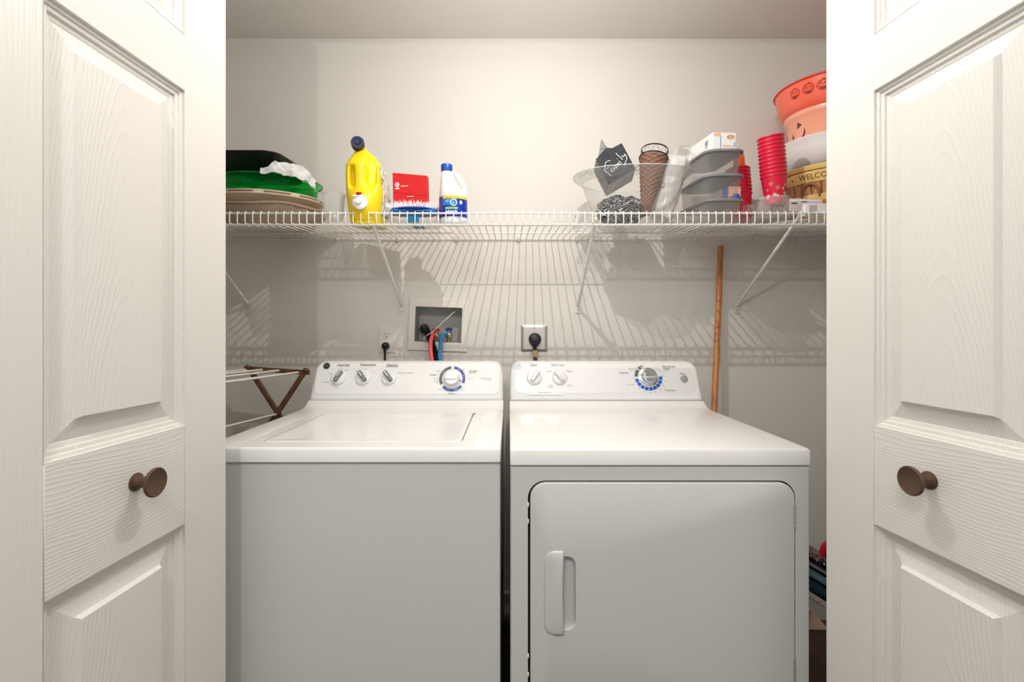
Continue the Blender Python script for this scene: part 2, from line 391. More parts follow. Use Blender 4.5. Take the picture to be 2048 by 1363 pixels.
def back_leaf(far, vx, s, label):
    d = Vector((vx, -1, 0)).normalized()
    r = thing('folded_door_leaf', label, 'closet door', (far[0], far[1], 0), (0, 0, math.atan2(d.y, d.x)))
    leaf(r, s)
back_leaf((-.690, .985), -.04, -1, 'plain hinged leaf folded flat behind the left closet door')
back_leaf((.762, .985), .085, 1, 'plain hinged leaf folded flat behind the right closet door')

# ================================================================== MACHINES
FY = 1.0716; BY = 1.78
def machine(kind, x0, x1, ztop, caph, label):
    root = thing(kind, label, kind.split('_')[-1], ((x0+x1)/2, FY+.3, 0))
    # cabinet
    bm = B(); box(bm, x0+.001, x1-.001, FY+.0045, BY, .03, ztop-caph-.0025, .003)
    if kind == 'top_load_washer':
        obj('cabinet', bm, M['enamel_shaded'], root, world=True)
    else:
        bm.free(); bm = B()
        # front with rounded opening for the door
        zt = ztop-caph-.0025; yf = FY+.0025
        dx0, dx1, dz1, dz0 = DOOR_HOLE
        n = 8; G = .0
        outer = rrect(x0+.001, x1-.001, .03, zt, .002, n); inner = rrect(dx0, dx1, dz0, dz1, .040, n)
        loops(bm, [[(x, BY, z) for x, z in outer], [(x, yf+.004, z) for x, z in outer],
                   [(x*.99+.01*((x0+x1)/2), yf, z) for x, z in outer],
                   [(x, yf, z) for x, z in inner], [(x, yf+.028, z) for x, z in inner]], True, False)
        obj('cabinet', bm, M['enamel_shaded'], root, world=True, ang=30)
        bm = B(); loops(bm, [[(x, yf+.027, z) for x, z in rrect(dx0-.004, dx1+.004, dz0-.004, dz1+.004, .040, n)]], False, True)
        obj('door_recess', bm, M['dark'], root, world=True)
    for sx in (x0+.05, x1-.05):
        for sy in (FY+.06, BY-.06):
            obj('foot', lathe(B(), [(.018,0),(.018,.012),(.008,.014),(.008,.032)], 12, (sx, sy, 0), cap0=True, cap1=True), M['black'], root, world=True)
    return root
def top_cap(root, x0, x1, ztop, caph, recess=None, lip=.034):
    # profile in Y-z, front edge, flat, sweep up to the console
    n = 12
    prof = [(FY+.012, ztop-caph), (FY+.002, ztop-caph), (FY, ztop-caph+.002), (FY, ztop-.007), (FY+.0025, ztop-.002), (FY+.008, ztop)]
    back = [(1.585, ztop), (1.61, ztop+.0015), (1.632, ztop+.007), (1.648, ztop+.0155), (1.656, ztop+.0215), (1.70, ztop+.022), (BY, ztop+.022), (BY, ztop-caph)]
    bm = B()
    def sec(x, e):
        out = []
        for y, z in prof+back:
            out.append((x, y + (e if y < FY+.01 else 0), z - (e*.8 if z > ztop-.004 else 0)))
        return out
    if recess is None:
        secs = [sec(x0, .004), sec(x0+.0015, .0015), sec(x0+.005, 0), sec(x1-.005, 0), sec(x1-.0015, .0015), sec(x1, .004)]
        loops(bm, secs, True, True)
        obj('top', bm, M['enamel'], root, world=True, ang=35)
    else:
        rx0, rx1, ry0, ry1 = recess
        # two side rails full depth + front and back pieces around the lid well
        loops(bm, [sec(x0, .004), sec(x0+.0015, .0015), sec(x0+.005, 0), sec(rx0-.03, 0)], True, False)
        loops(bm, [sec(rx1+.03, 0), sec(x1-.005, 0), sec(x1-.0015, .0015), sec(x1, .004)], False, True)
        a, b_ = rx0-.03, rx1+.03
        for pr in (prof, back):
            vs1 = [bm.verts.new((a, y, z)) for y, z in pr]; vs2 = [bm.verts.new((b_, y, z)) for y, z in pr]
            for i in range(len(pr)-1): bm.faces.new((vs1[i], vs2[i], vs2[i+1], vs1[i+1]))
        n = 6
        outer = rrect(a, b_, FY+.008, 1.585, .0005, n); inner = rrect(rx0, rx1, ry0, ry1, .022, n)
        loops(bm, [[(x, y, ztop) for x, y in outer], [(x, y, ztop) for x, y in inner], [(x, y, ztop-.012) for x, y in inner]], False, True)
        bmesh.ops.remove_doubles(bm, verts=bm.verts, dist=.0002)
        obj('top', bm, M['enamel'], root, world=True, ang=35)
CPROF = [(1.664, .936), (1.6605, .940), (1.660, .946), (1.700, 1.052), (1.7045, 1.0605), (1.713, 1.0665), (1.727, 1.0700), (1.750, 1.0710), (1.772, 1.0690), (1.779, 1.062), (1.779, .936)]
def console(root, x0, x1, m):
    zb, H = .936, .135
    bm = B(); ends = [(0,.42,.012),(.0012,.62,.006),(.0035,.76,.0025),(.0075,.86,.001),(.0135,.93,.0),(.021,.97,0),(.030,.992,0),(.040,1,0)]
    xs = [(x0+e, f, g) for e, f, g in ends] + [(x1-e, f, g) for e, f, g in ends[::-1]]
    ls = []
    for x, f, g in xs:
        ls.append([(x, min(y+(g if y < 1.73 else 0), 1.779), zb+(z-zb)*f if z > .95 else z) for y, z in CPROF])
    loops(bm, ls, True, True)
    return obj('console', bm, m, root, world=True, ang=50)
P0 = Vector((0, 1.660, .946)); VA = Vector((0, .040, .106)).normalized(); XA = Vector((1, 0, 0)); NA = XA.cross(VA).normalized()
def cp(px, py, lift=.0022): return on_plane(px, py, P0+NA*lift, NA)
def face_plate(root, x0, x1, r, m, t=.0018, v0=.012, v1=.112):
    bm = B(); n = 8; ls = []
    for ins, h in ((0, -.001), (0, t*.6), (.0012, t), (.003, t)):
        l = rrect(x0+ins, x1-ins, v0+ins, v1-ins, (r*.5, r*.5, r, r), n)
        ls.append([P0 + XA*x + VA*v + NA*h for x, v in l])
    loops(bm, ls, False, True)
    return obj('control_panel', bm, m, root, world=True, ang=30)
def sector(root, c, r0, r1, a0, a1, m, name='dial_ring', lift=0, parent=None):
    bm = B(); n = max(2, int(abs(a1-a0)/6))
    pts = []
    for k in range(n+1):
        a = math.radians(a0+(a1-a0)*k/n); pts.append(c + (XA*math.cos(a)+VA*math.sin(a))*r1)
    for k in range(n+1):
        a = math.radians(a1+(a0-a1)*k/n); pts.append(c + (XA*math.cos(a)+VA*math.sin(a))*r0)
    vs_ = [bm.verts.new(p+NA*lift) for p in pts]; m2 = 2*(n+1)
    for k in range(n): bm.faces.new((vs_[k], vs_[k+1], vs_[m2-2-k], vs_[m2-1-k]))
    return obj(name, bm, m, parent or root, world=True, smooth=False)
BASIS = Matrix((XA, VA, NA)).transposed().to_4x4()
def small_knob(root, px, py, ang, metal=False):
    c = cp(px, py, .002)
    bm = lathe(B(), [(.0265,0),(.0265,.003),(.0255,.006),(.0240,.0085),(.021,.0095),(.001,.010)], 36, cap0=True, cap1=True)
    bm.transform(Matrix.Translation(c) @ BASIS)
    k = obj('knob', bm, M['silver'] if metal else M['knobw'], root, world=True)
    # fin across the knob, tall and tapered
    bm = B(); ls = []
    for h, a, b_, w_ in ((.006,-.020,.026,.0085),(.014,-.019,.027,.0075),(.021,-.016,.027,.0055),(.0225,-.012,.026,.004)):
        l = rrect(a, b_, -w_, w_, w_*.75, 4); ls.append([(x, y, h) for x, y in l])
    loops(bm, ls, False, True)
    bm.transform(Matrix.Translation(c) @ BASIS @ Matrix.Rotation(math.radians(ang), 4, 'Z'))
    obj('grip', bm, M['silver'] if metal else M['knobg'], k, world=True)
    if not metal:
        bm = B(); box(bm, .002, .0262, -.0012, .0012, .0222, .0232)
        bm.transform(Matrix.Translation(c) @ BASIS @ Matrix.Rotation(math.radians(ang), 4, 'Z'))
        obj('pointer', bm, M['pwhite'], k, world=True)
        bm = lathe(B(), [(.0355,0),(.0355,.0004),(.030,.0006),(.0295,0)], 36); bm.transform(Matrix.Translation(c-NA*.001) @ BASIS); bm.free()
    return k
LIFT = [.0022]
def label_px(root, s, px0, px1, py, m='ink', shear=0, bold=.0, rot=0):
    a, b_ = cp(px0, py, LIFT[0]), cp(px1, py, LIFT[0]); w_ = (b_-a).length
    return text_on(s, root, (a+b_)/2, XA, VA, w_, M[m], shear, bold, rot=rot)
def emblem(root, px, py, r, mring, mface, mt):
    c = cp(px, py, .002)
    bm = lathe(B(), [(r,0),(r,.0015),(r*.96,.0022),(r*.88,.0022),(r*.86,.0016),(.0005,.0016)], 32, cap0=True, cap1=True)
    bm.transform(Matrix.Translation(c) @ BASIS); e = obj('emblem', bm, M[mring], root, world=True)
    bm = lathe(B(), [(r*.85,.0017),(.0005,.00175)], 32); bm.transform(Matrix.Translation(c) @ BASIS); obj('emblem_face', bm, M[mface], e, world=True, smooth=False)
    text_on('GE', e, c+NA*.0019, XA, VA, r*1.05, M[mt], .3, .0, name='monogram')
    for k in range(4):
        a = math.radians(20+90*k); bm = B()
        tube(bm, [c+NA*.002+(XA*math.cos(a+t*.9)+VA*math.sin(a+t*.9))*r*(.74-.10*t) for t in (0,.3,.6,.9,1.2)], r*.035, 4)
        obj('scroll', bm, M[mt], e, world=True)

# ---- washer
WX0, WX1, WZ = -.705, -.0193, .9155
wash = machine('top_load_washer', WX0, WX1, WZ, .034, 'white top-loading washing machine left of the dryer')
LID = (-.594, -.112, 1.128, 1.535)
top_cap(wash, WX0, WX1, WZ, .034, recess=LID)
bm = B(); n = 6; ls = []
for ins, h in ((.0035,-.008),(.0035,-.0012),(.005,.0006),(.009,.0012),(.020,.0008),(.050,-.0045),(.075,-.005)):
    l = rrect(LID[0]+ins, LID[1]-ins, LID[2]+ins-.001, LID[3]-ins, max(.004, .020-ins*.1), n)
    ls.append([(x, y, WZ+h) for x, y in l])
loops(bm, ls, True, True)
obj('lid', bm, M['enamel'], wash, world=True, ang=25)
for y in (1.50,):
    obj('lid_hinge', box(B(), LID[1]-.001, LID[1]+.004, y, y+.018, WZ-.004, WZ+.003, .001), M['knobg'], wash, world=True)
con = console(wash, WX0+.002, WX1-.001, M['plast'])
face_plate(wash, WX0+.016, WX1-.014, .022, M['face'])
small_knob(wash, 677, 755, 62); small_knob(wash, 727, 755, 128); small_knob(wash, 778.5, 755, 128)
emblem(wash, 653.5, 731.5, .0125, 'chrome', 'black', 'chrome')
label_px(wash, 'Load Size', 674.5, 699.5, 729.5, shear=.35, bold=.01); label_px(wash, 'Temperature', 720, 752, 729, shear=.3, bold=.01); label_px(wash, 'Optional', 774, 796, 729.5, shear=.3, bold=.01)
label_px(wash, 'Extra Rinse Cycle', 772, 797, 732.8)
for s, a, b_, y in (('Large', 657, 664, 746.5), ('Medium', 648, 658.5, 764), ('Small', 669.5, 677, 773.5), ('Super', 681, 687.5, 735.5), ('Reset', 690, 697, 739.5), ('Warm', 729, 736, 738), ('Hot', 745.5, 750.5, 742.5), ('Cold', 712, 716, 742), ('On', 796, 799, 743), ('with Fabric Softener', 796, 829, 745.6)):
    label_px(wash, s, a, b_, y, 'inkg')
c = cp(904.5, 757, .0022)
sector(wash, c, .0365, .0465, 97, 208, M['ringg']); sector(wash, c, .0365, .0465, 83, -22, M['ringv']); sector(wash, c, .0365, .0465, 222, 322, M['ringb'])
for a in (60, 52, 18, 6, 146, 136, 246, 255, 283, 290, 297):
    bm = lathe(B(), [(.0014, 0), (.0001, .0001)], 8); bm.transform(Matrix.Translation(c+NA*.0004+(XA*math.cos(math.radians(a))+VA*math.sin(math.radians(a)))*.0415) @ BASIS); obj('ring_mark', bm, M['pwhite'], wash, world=True, smooth=False)
def big_dial(root, c, ang, body):
    bm = lathe(B(), [(.034,0),(.034,.0025),(.031,.004),(.0275,.0045),(.0265,.020),(.0255,.0235),(.024,.025),(.001,.0255)], 44, cap0=True, cap1=True)
    bm.transform(Matrix.Translation(c) @ BASIS); k = obj('timer_dial', bm, M[body], root, world=True)
    bm = B(); ls = []
    for h, a, w_ in ((.024,.0225,.0105),(.031,.0215,.0085),(.0345,.0195,.006)):
        l = rrect(-a, a, -w_, w_, w_*.8, 4); ls.append([(x, y, h) for x, y in l])
    loops(bm, ls, False, True); bm.transform(Matrix.Translation(c) @ BASIS @ Matrix.Rotation(math.radians(ang), 4, 'Z'))
    obj('grip', bm, M['chrome'], k, world=True)
    bm = B(); prism(bm, [Vector((.034,0,.0045)), Vector((.0285,.003,.0045)), Vector((.0285,-.003,.0045))], (0,0,.001)); bm.transform(Matrix.Translation(c) @ BASIS @ Matrix.Rotation(math.radians(-15), 4, 'Z')); obj('pointer', bm, M['ink'], k, world=True, smooth=False)
big_dial(wash, c, 0, 'silver')
for s, a, b_, y, m_ in (('Whites', 859, 873, 749.5, 'ink'), ('Casuals', 938, 954, 741.5, 'ink'), ('Easy Care', 937.5, 952, 745, 'ink'), ('Colors', 896, 909.5, 786.5, 'ink')): label_px(wash, s, a, b_, y, m_, .1)
for s, a, b_, y in (('Off', 907, 910, 734), ('Heavy', 919, 929, 738), ('Light', 925, 929, 740), ('Rinse', 932, 938, 751), ('Drain & Spin', 933, 946, 756.5), ('Presoak', 873, 886, 741.5), ('Rinse', 877, 883, 745.5), ('Quick Wash', 865, 878, 756.5), ('Light', 874, 878, 759), ('Normal', 870, 878, 762), ('Heavy', 872, 879, 764.8), ('Off', 878, 881, 768.5), ('Off', 926, 930, 771), ('Heavy', 921, 928, 778), ('Normal', 915, 923, 780), ('Light', 911, 916, 782.5), ('Quick Fluff', 876, 890, 778.5), ('Rinse', 891, 897, 781.5), ('Push/Pull to Start', 960, 983, 756), ('Push to Stop', 967, 983, 759)):
    label_px(wash, s, a, b_, y, 'inkg')

# ---- dryer
LIFT[0] = .0030
DX0, DX1, DZ = .0022, .6855, .9135
DOOR_HOLE = (.043, .651, CZ-.339, .20)
dry = machine('front_load_dryer', DX0, DX1, DZ, .0385, 'white clothes dryer with a wide front door right of the washer')
top_cap(dry, DX0, DX1, DZ, .0385)
con = console(dry, DX0+.001, DX1-.002, M['plast'])
face_plate(dry, DX0+.016, DX1-.026, .030, M['plast']); face_plate(dry, DX0+.0195, DX1-.0295, .027, M['silver'], .0026, .0155, .1085)
# white swoosh badge at the foot of the panel
bm = B(); pts = []
for k in range(21):
    u = -1+2*k/20; pts.append(cp(1092+u*42, 789.2-7.6*(.5+.5*math.cos(PI*u))**.8, .0031))
vs_ = [bm.verts.new(p) for p in pts]; bm.faces.new(vs_)
obj('badge', bm, M['plast'], dry, world=True, smooth=False)
LIFT[0] = .0034; label_px(dry, 'EXTRA LARGE CAPACITY', 1077, 1103, 784.6, 'ink'); LIFT[0] = .0030
emblem(dry, 1035.5, 732, .0130, 'chrome', 'pwhite', 'ink')
small_knob(dry, 1068.5, 755, 55, True); small_knob(dry, 1119.5, 755, 130, True)
for s, a, b_, y, m_ in (('Signal', 1060, 1074, 729.3, 'ink'), ('Fabric Care', 1103, 1129, 729.3, 'ink'), ('Cottons', 1238, 1257, 745, 'ink'), ('Permanent', 1325, 1351, 732.6, 'ink'), ('Press', 1327, 1339, 736.6, 'ink'), ('Start', 1359, 1370, 746.8, 'ink'), ('Time Dry', 1329, 1351, 780.3, 'ink')): label_px(dry, s, a, b_, y, m_)
for s, a, b_, y in (('Off', 1051, 1054, 743), ('Cottons', 1097, 1104, 740.5), ('High Heat', 1092, 1104, 743), ('Easy Care', 1132, 1143, 740.5), ('Medium', 1134, 1146, 743), ('No Heat', 1098, 1106, 769), ('Air Fluff', 1097, 1106, 771.6), ('Delicates', 1095, 1106, 774.2), ('Delicates', 1134, 1144.5, 769), ('Low Heat', 1134, 1144.5, 771.8), ('More Dry', 1257, 1273, 736.5), ('Less Dry', 1259, 1270, 739.8), ('Damp Dry', 1270, 1279, 733.5), ('Off', 1287, 1291, 731.8), ('More Dry', 1306, 1317, 735.3), ('Less Dry', 1313, 1323, 739.3), ('Damp', 1328, 1336, 739.3), ('Cool Down', 1318, 1329, 743.2), ('Off', 1264, 1267.5, 755.8), ('Quick Fluff', 1254, 1269, 768.5), ('80', 1323, 1327, 750.8), ('70 min', 1327, 1335, 762), ('60', 1325, 1328.5, 771), ('50', 1318, 1321.5, 779), ('40', 1309, 1312.5, 783.5), ('30', 1298.5, 1302, 785), ('20', 1287.5, 1291, 782), ('10', 1277, 1280.5, 777)):
    label_px(dry, s, a, b_, y, 'inkg')
c = cp(1297, 753.5, .0030)
sector(dry, c, .0375, .0495, 116, 178, M['ringg'])
for k, a in enumerate((123, 138, 143)): sector(dry, c, .0375, .0495, a-1.3, a+1.3, M['plast'], 'ring_tick', .0003)
for k in range(9): sector(dry, c, .0375, .0495, 189+k*19.6, 189+k*19.6+16.8, M['ringb2'], 'dial_segment')
bm = lathe(B(), [(.036,0),(.036,.0006),(.033,.001),(.0001,.001)], 40); bm.transform(Matrix.Translation(c) @ BASIS); obj('dial_skirt', bm, M['plast'], dry, world=True)
big_dial(dry, c, 4, 'chrome')
c2 = cp(1367.5, 757, .003)
bm = lathe(B(), [(.0125,0),(.0125,.004),(.0105,.0055),(.004,.0062),(.0005,.0063)], 28, cap0=True, cap1=True); bm.transform(Matrix.Translation(c2) @ BASIS); obj('start_button', bm, M['inkg'], dry, world=True)
# door
dx0, dx1, dz1, dz0 = DOOR_HOLE; g = .0042; n = 8
y0 = FY-.002
hx0, hx1, hz0, hz1 = P(1099, 0, y0).x, P(1152.5, 0, y0).x, P(0, 1259, y0).z, P(0, 1112, y0).z
bm = B()
o1 = lambda i, y: [(x, y, z) for x, z in rrect(dx0+g*1.25+i, dx1-g*.7-i, dz0+g+i, dz1-g-i, .036, n)]
h1 = lambda i, y: [(x, y, z) for x, z in rrect(hx0+i, hx1-i, hz0+i, hz1-i, (.020,.006,.006,.020), n)]
loops(bm, [o1(0, y0+.024), o1(0, y0+.004), o1(.0012, y0+.0012), o1(.004, y0), h1(0, y0), h1(.0012, y0+.0015), h1(.003, y0+.016)], True, True)
dd = obj('door', bm, M['enamel_shaded'], dry, world=True, ang=28)
# handle plate, bowed towards the user along its grip edge
px0, pxm, pz0, pz1 = P(1089.5, 0, y0).x, P(1127, 0, y0).x, P(0, 1268, y0).z, P(0, 1100, y0).z
bm = B(); nz = 24
def hp(u, v):
    z = pz0+(pz1-pz0)*v; r = .022
    e = min(v, 1-v)*(pz1-pz0)
    xl = px0 + (r-math.sqrt(max(0, r*r-(r-e)**2)) if e < r else 0)
    xr = pxm - .0035*math.sin(PI*v)
    x = xl+(xr-xl)*u
    y = y0 - .0012 - .010*(u**1.5)*math.sin(PI*min(1,max(0,(v*1.04-.02))))**.35 - .0015*math.sin(PI*u)
    return (x, y, z)
grid(bm, hp, 12, 40)
hh = obj('handle', bm, M['enamel_shaded'], dd, world=True, ang=60); solidify(hh, .0022)
for py0, py1 in ((1005, 1053), (1312, 1362)):
    za, zb_ = P(0, py0, y0).z, P(0, py1, y0).z; xh = P(1588.5, 0, y0).x
    bm = B(); k = 5
    for i in range(k):
        a = zb_+(za-zb_)*i/k; b_ = zb_+(za-zb_)*(i+.86)/k
        lathe(bm, [(.0026,a),(.0026,b_)], 10, (xh, y0-.001, 0), cap0=True, cap1=True)
    box(bm, xh, xh+.0035, y0, y0+.003, zb_, za)
    obj('hinge', bm, M['steel'], dry, world=True)
for py in (1010, 1043, 1313, 1350):
    z = P(0, py, y0).z; obj('catch', lathe(B(), [(.0001,-.006),(.0018,-.004),(.0018,.004),(.0001,.006)], 8, (dx0+.0005, FY+.0015, z)), M['plast'], dry, world=True)
# foil exhaust duct behind the machines
bm = B(); tube(bm, smooth_path([(-.10,1.86,.055),(.0,1.87,.055),(.2,1.86,.06),(.36,1.86,.10),(.37,1.86,.24)], 14), .05, 20, rf=lambda i: .05+.004*(i%2))
tag(obj('foil_duct', bm, M['foil']), 'grey foil exhaust duct on the floor seen through the gap between the machines', 'duct')
# ================================================================== WIRE SHELF
def tag_shelf():
    root = thing('wire_shelf', 'long white vinyl-coated wire shelf across the back wall', 'shelf', (0, 1.535, CZ+.348))
    LX0, LX1 = -1.43, 1.43; zf = CZ+.3475; rw = .0020
    yb = YW-.006; zb = CZ+.377
    sp = 15.42*1.535/F; xph = (460.3-CX)*1.535/F
    k0 = math.ceil((LX0-xph)/sp); k1 = math.floor((LX1-xph)/sp)
    lip = .036
    bm = B()
    pts = [(0, 1.5415, zf+lip+.0035), (0, 1.5365, zf+lip+.0052), (0, 1.5318, zf+lip+.003), (0, 1.5312, zf+lip-.004), (0, 1.5312, zf+.007), (0, 1.5325, zf+.0035), (0, 1.537, zf+.0028), (0, yb, zb+.0028)]
    tube(bm, pts, rw, 6)
    w0 = obj('wire', bm, M['wire'], root, world=False)
    w0.data.transform(Matrix.Translation(-Vector(root.location)))
    w0.location.x = xph+k0*sp
    for k in range(k0+1, k1+1):
        c = w0.copy(); COL.objects.link(c); c.parent = root; c.location.x = xph+k*sp
    for (y, z, r) in ((1.537, zf+lip, .0030), (1.537, zf-.0008, .0030), (1.565, zf-.001+.002, .0024), (1.74, zf+.205*DSL-.0010, .0026), (yb-.003, zb-.0008, .0026)):
        if abs(y-1.565) < .001: y = 1.553; z = zf-.0005
        bm = B(); tube(bm, [(LX0-.01, y, z), (LX1+.01, y, z)], r, 8); obj('rod', bm, M['wire'], root, world=True)
    for (fx, fy, wx) in ((372, 436, 497.5), (741, 434, 803), (1192, 436, 1156.5), (1599, 432, 1474.5)):
        a = P(fx, fy, 1.546); b_ = P(wx, 610, YW-.012)
        bm = B(); pts = [a+Vector((0,.004,.012)), a, b_]
        tube(bm, pts, .0060, 10); br = obj('brace', bm, M['wire'], root, world=True)
        c = P(wx-1, 616.5, YW)
        bm = B(); box(bm, c.x-.0115, c.x+.0115, YW-.006, YW-.0005, c.z-.021, c.z+.021, .0025); obj('foot_plate', bm, M['clipm'], br, world=True)
        bm = lathe(B(), [(.0048,0),(.0042,.002),(.0001,.0026)], 12); bm.transform(Matrix.Translation((c.x, YW-.006, c.z-.006)) @ Matrix.Rotation(PI/2, 4, 'X')); obj('screw', bm, M['steel'], br, world=True)
    for px in (470, 557, 676, 797, 913, 1037, 1153, 1271, 1388, 1500, 1587):
        c = P(px, 477, YW); bm = B()
        lathe(bm, [(.0001,-.010),(.0065,-.008),(.0075,-.002),(.007,.006),(.0001,.008)], 12, (c.x, YW-.009, c.z-.002))
        box(bm, c.x-.004, c.x+.004, YW-.017, YW-.001, c.z-.004, c.z+.009, .0015)
        cl = obj('wall_clip', bm, M['clipm'], root, world=True)
        bm = lathe(B(), [(.0028,0),(.0001,.001)], 10); bm.transform(Matrix.Translation((c.x, YW-.0165, c.z-.003)) @ Matrix.Rotation(PI/2, 4, 'X')); obj('nail', bm, M['steel'], cl, world=True)
    return root
shelf = tag_shelf()

# ================================================================== OUTLET BOX, HOSES, PLUGS
ob = thing('washer_outlet_box', 'white recessed washer outlet box in the wall above the washer', 'outlet box', P(877, 649, YW), (0, math.radians(2), 0))
n = 5
OW, OH, IW, IH = .123, .1085, .0955, .0715
bm = B(); L_ = lambda w_, h, y, r: [(x, y, z) for x, z in rrect(-w_, w_, -h, h, r, n)]
loops(bm, [L_(OW, OH, -.001, .002), L_(OW, OH, -.005, .002), L_(OW-.003, OH-.003, -.0075, .002), L_(IW+.002, IH+.002, -.0075, .003), L_(IW, IH, -.006, .003), L_(IW, IH, .004, .003)])
obj('frame', bm, M['plate'], ob, ang=25)
bm = B(); loops(bm, [L_(IW, IH, -.004, .003), L_(IW-.002, IH-.002, .078, .006)], False, True)
obj('recess', bm, M['boxin'], ob, ang=40)
def valve(px, py, hm, lab):
    c = P(px, py, YW)+Vector((0, .035, 0)); t = thing('water_valve', lab, 'valve', c)
    bm = B(); lathe(bm, [(.008,-.04),(.008,-.012),(.0105,-.010),(.0105,.010),(.006,.012),(.006,.020)], 14, cap0=True, cap1=True)
    obj('body', bm, M['brass'], t)
    bm = lathe(B(), [(.0115,-.002),(.0115,.012),(.009,.014)], 16, cap0=True, cap1=True); bm.transform(Matrix.Translation((0,-.010,0)) @ Matrix.Rotation(PI/2, 4, 'X')); obj('coupling', bm, M['brass'], t)
    obj('valve_handle', box(B(), -.015, .015, -.006, .004, .018, .033, .003), hm, t)
valve(869.5, 672, M['red'], 'brass water valve with a red handle in the outlet box'); valve(895.5, 671, M['blue'], 'brass water valve with a blue handle in the outlet box')
def hose(name, pts, r, m, label, cat='hose', seg=12, rf=None, n=8):
    bm = B(); sp_ = smooth_path(pts, n); tube(bm, sp_, r, seg, rf=rf); return tag(obj(name, bm, m), label, cat)
hose('drain_hose', [P(845, 660, 1.995), P(847, 655, 1.975), P(850, 655, 1.94), P(856, 668, 1.918), P(865, 690, 1.906), P(873, 720, 1.900), (-.28, 1.90, .9), (-.26, 1.90, .5)], .0125, M['black'], 'black ribbed drain hose hooked into the outlet box', rf=lambda i: .0145 if i % 2 else .0105, n=16, seg=16)
hose('red_water_hose', [P(869.5, 672, 1.94), P(866, 668, 1.915), P(862, 680, 1.880), P(861.5, 700, 1.868), P(864, 722, 1.855), (-.29, 1.84, .95), (-.30, 1.83, .6)], .0078, M['rhose'], 'red rubber water hose running from the red valve')
hose('blue_water_hose', [P(895.5, 671, 1.94), P(887, 669, 1.92), P(882, 680, 1.900), P(880.5, 700, 1.888), P(881, 722, 1.87), (-.23, 1.85, .95), (-.22, 1.84, .6)], .0078, M['bhose'], 'blue rubber water hose running from the blue valve')
bm = B(); cc = P(856, 668, 1.89)
tube(bm, smooth_path([P(846, 678, 1.893), P(854, 670, 1.880), P(864, 664, 1.885), P(875, 654, 1.89), P(889, 641, 1.90), P(903, 628, 1.915), P(910, 623, 1.925)], 5), .0014, 5)
tag(obj('cable_tie', bm, M['tie']), 'long white cable tie around the drain hose in the outlet box', 'cable tie')
def outlet(px, py, label, steel=False):
    c = P(px, py, YW); t = thing('wall_outlet', label, 'outlet', c)
    w_, h = (.035, .0575) if not steel else (.0545, .0555)
    d = .0045 if not steel else .009; s = .004 if not steel else .011
    bm = B(); R_ = lambda i, y: [(x, y, z) for x, z in rrect(-w_+i, w_-i, -h+i, h-i, .003, 3)]
    loops(bm, [R_(0, 0), R_(0, -.001), R_(s, -d)], False, True); pl_ = obj('cover_plate', bm, M['steel'] if steel else M['plate'], t, ang=20)
    if not steel:
        for dz in (.0185, -.0195):
            bm = B(); l = []
            for k in range(24):
                a = 2*PI*k/24; l.append((max(-.0172, min(.0172, .0190*math.cos(a)))*.95, max(-.0142, min(.0142, .019*math.sin(a)))))
            loops(bm, [[(x, -d, z+dz) for x, z in l], [(x, -d-.0016, z+dz) for x, z in l]], False, True)
            r_ = obj('receptacle', bm, M['plate'], pl_, ang=30)
            for (a, b_, c_, e) in ((-.0075,-.0055,-.001,.0075), (.0055,.0072,-.001,.0065), (-.0022,.0022,-.0095,-.0055)):
                obj('slot', box(B(), a, b_, -d-.002, -d-.001, c_+dz, e+dz), M['ink'], t)
        bm = lathe(B(), [(.003,0),(.0001,.0008)], 10); bm.transform(Matrix.Translation((0,-d,0)) @ Matrix.Rotation(PI/2, 4, 'X')); obj('screw', bm, M['clipm'], t)
    else:
        for dz in (.041, -.041):
            bm = lathe(B(), [(.0035,0),(.0030,.0012),(.0001,.0016)], 12); bm.transform(Matrix.Translation((0,-d,dz)) @ Matrix.Rotation(PI/2, 4, 'X')); obj('screw', bm, M['chrome'], t)
    return t
outlet(774, 678, 'white duplex wall outlet behind the washer'); outlet(1068.3, 676, 'square brushed steel range outlet behind the dryer', True)
# washer cord
t = thing('power_cord', 'thin black power cord plugged into the white duplex outlet', 'cord', P(772, 691, YW-.006))
bm = B(); lathe(bm, [(.0150,0),(.0155,.012),(.013,.022),(.0085,.026),(.001,.0265)], 20, sy=.95, cap0=True); bm.transform(Matrix.Rotation(PI/2, 4, 'X')); 
obj('plug', bm, M['black'], t)
bm = B(); tube(bm, smooth_path([(0,-.016,-.002), (0,-.019,-.016), (.0,-.018,-.028), (-.001,-.014,-.045), (-.001,-.02,-.10), (0,-.03,-.4)], 5), .0042, 10, rf=lambda i: .0085-.0005*i if i < 9 else .0040); obj('cord', bm, M['black'], t)
t = thing('dryer_cord', 'thick black dryer cord with an oval plug on the steel outlet', 'cord', P(1069.5, 678, YW-.009))
bm = B(); ls = []
for d_, s in ((0,1),(.018,1),(.026,.93),(.029,.8)):
    l = []
    for k in range(28):
        a = 2*PI*k/28; x = .0255*math.cos(a); z = .0265*math.sin(a)
        if z < 0: z *= 1.35; x *= 1-.42*(-z/.036)**1.5
        l.append((x*s, -d_, z*s))
    ls.append(l)
loops(bm, ls, True, True); pg = obj('plug', bm, M['black'], t, ang=45)
bm = B(); tube(bm, [(0.011*math.cos(a), -.0295, .006+.006*math.sin(a)) for a in [2*PI*k/14 for k in range(15)]], .0008, 4, caps=False); obj('plug_rim', bm, M['inkg'], pg)
bm = B(); tube(bm, smooth_path([(0,-.014,-.030), (0,-.015,-.048), (.001,-.016,-.075), (.003,-.03,-.12), (.02,-.04,-.5)], 5), .0075, 10); obj('cord', bm, M['black'], t)
obj('cord_clamp', box(B(), -.0085, .0095, -.026, -.006, -.072, -.044, .002), M['brass'], t)

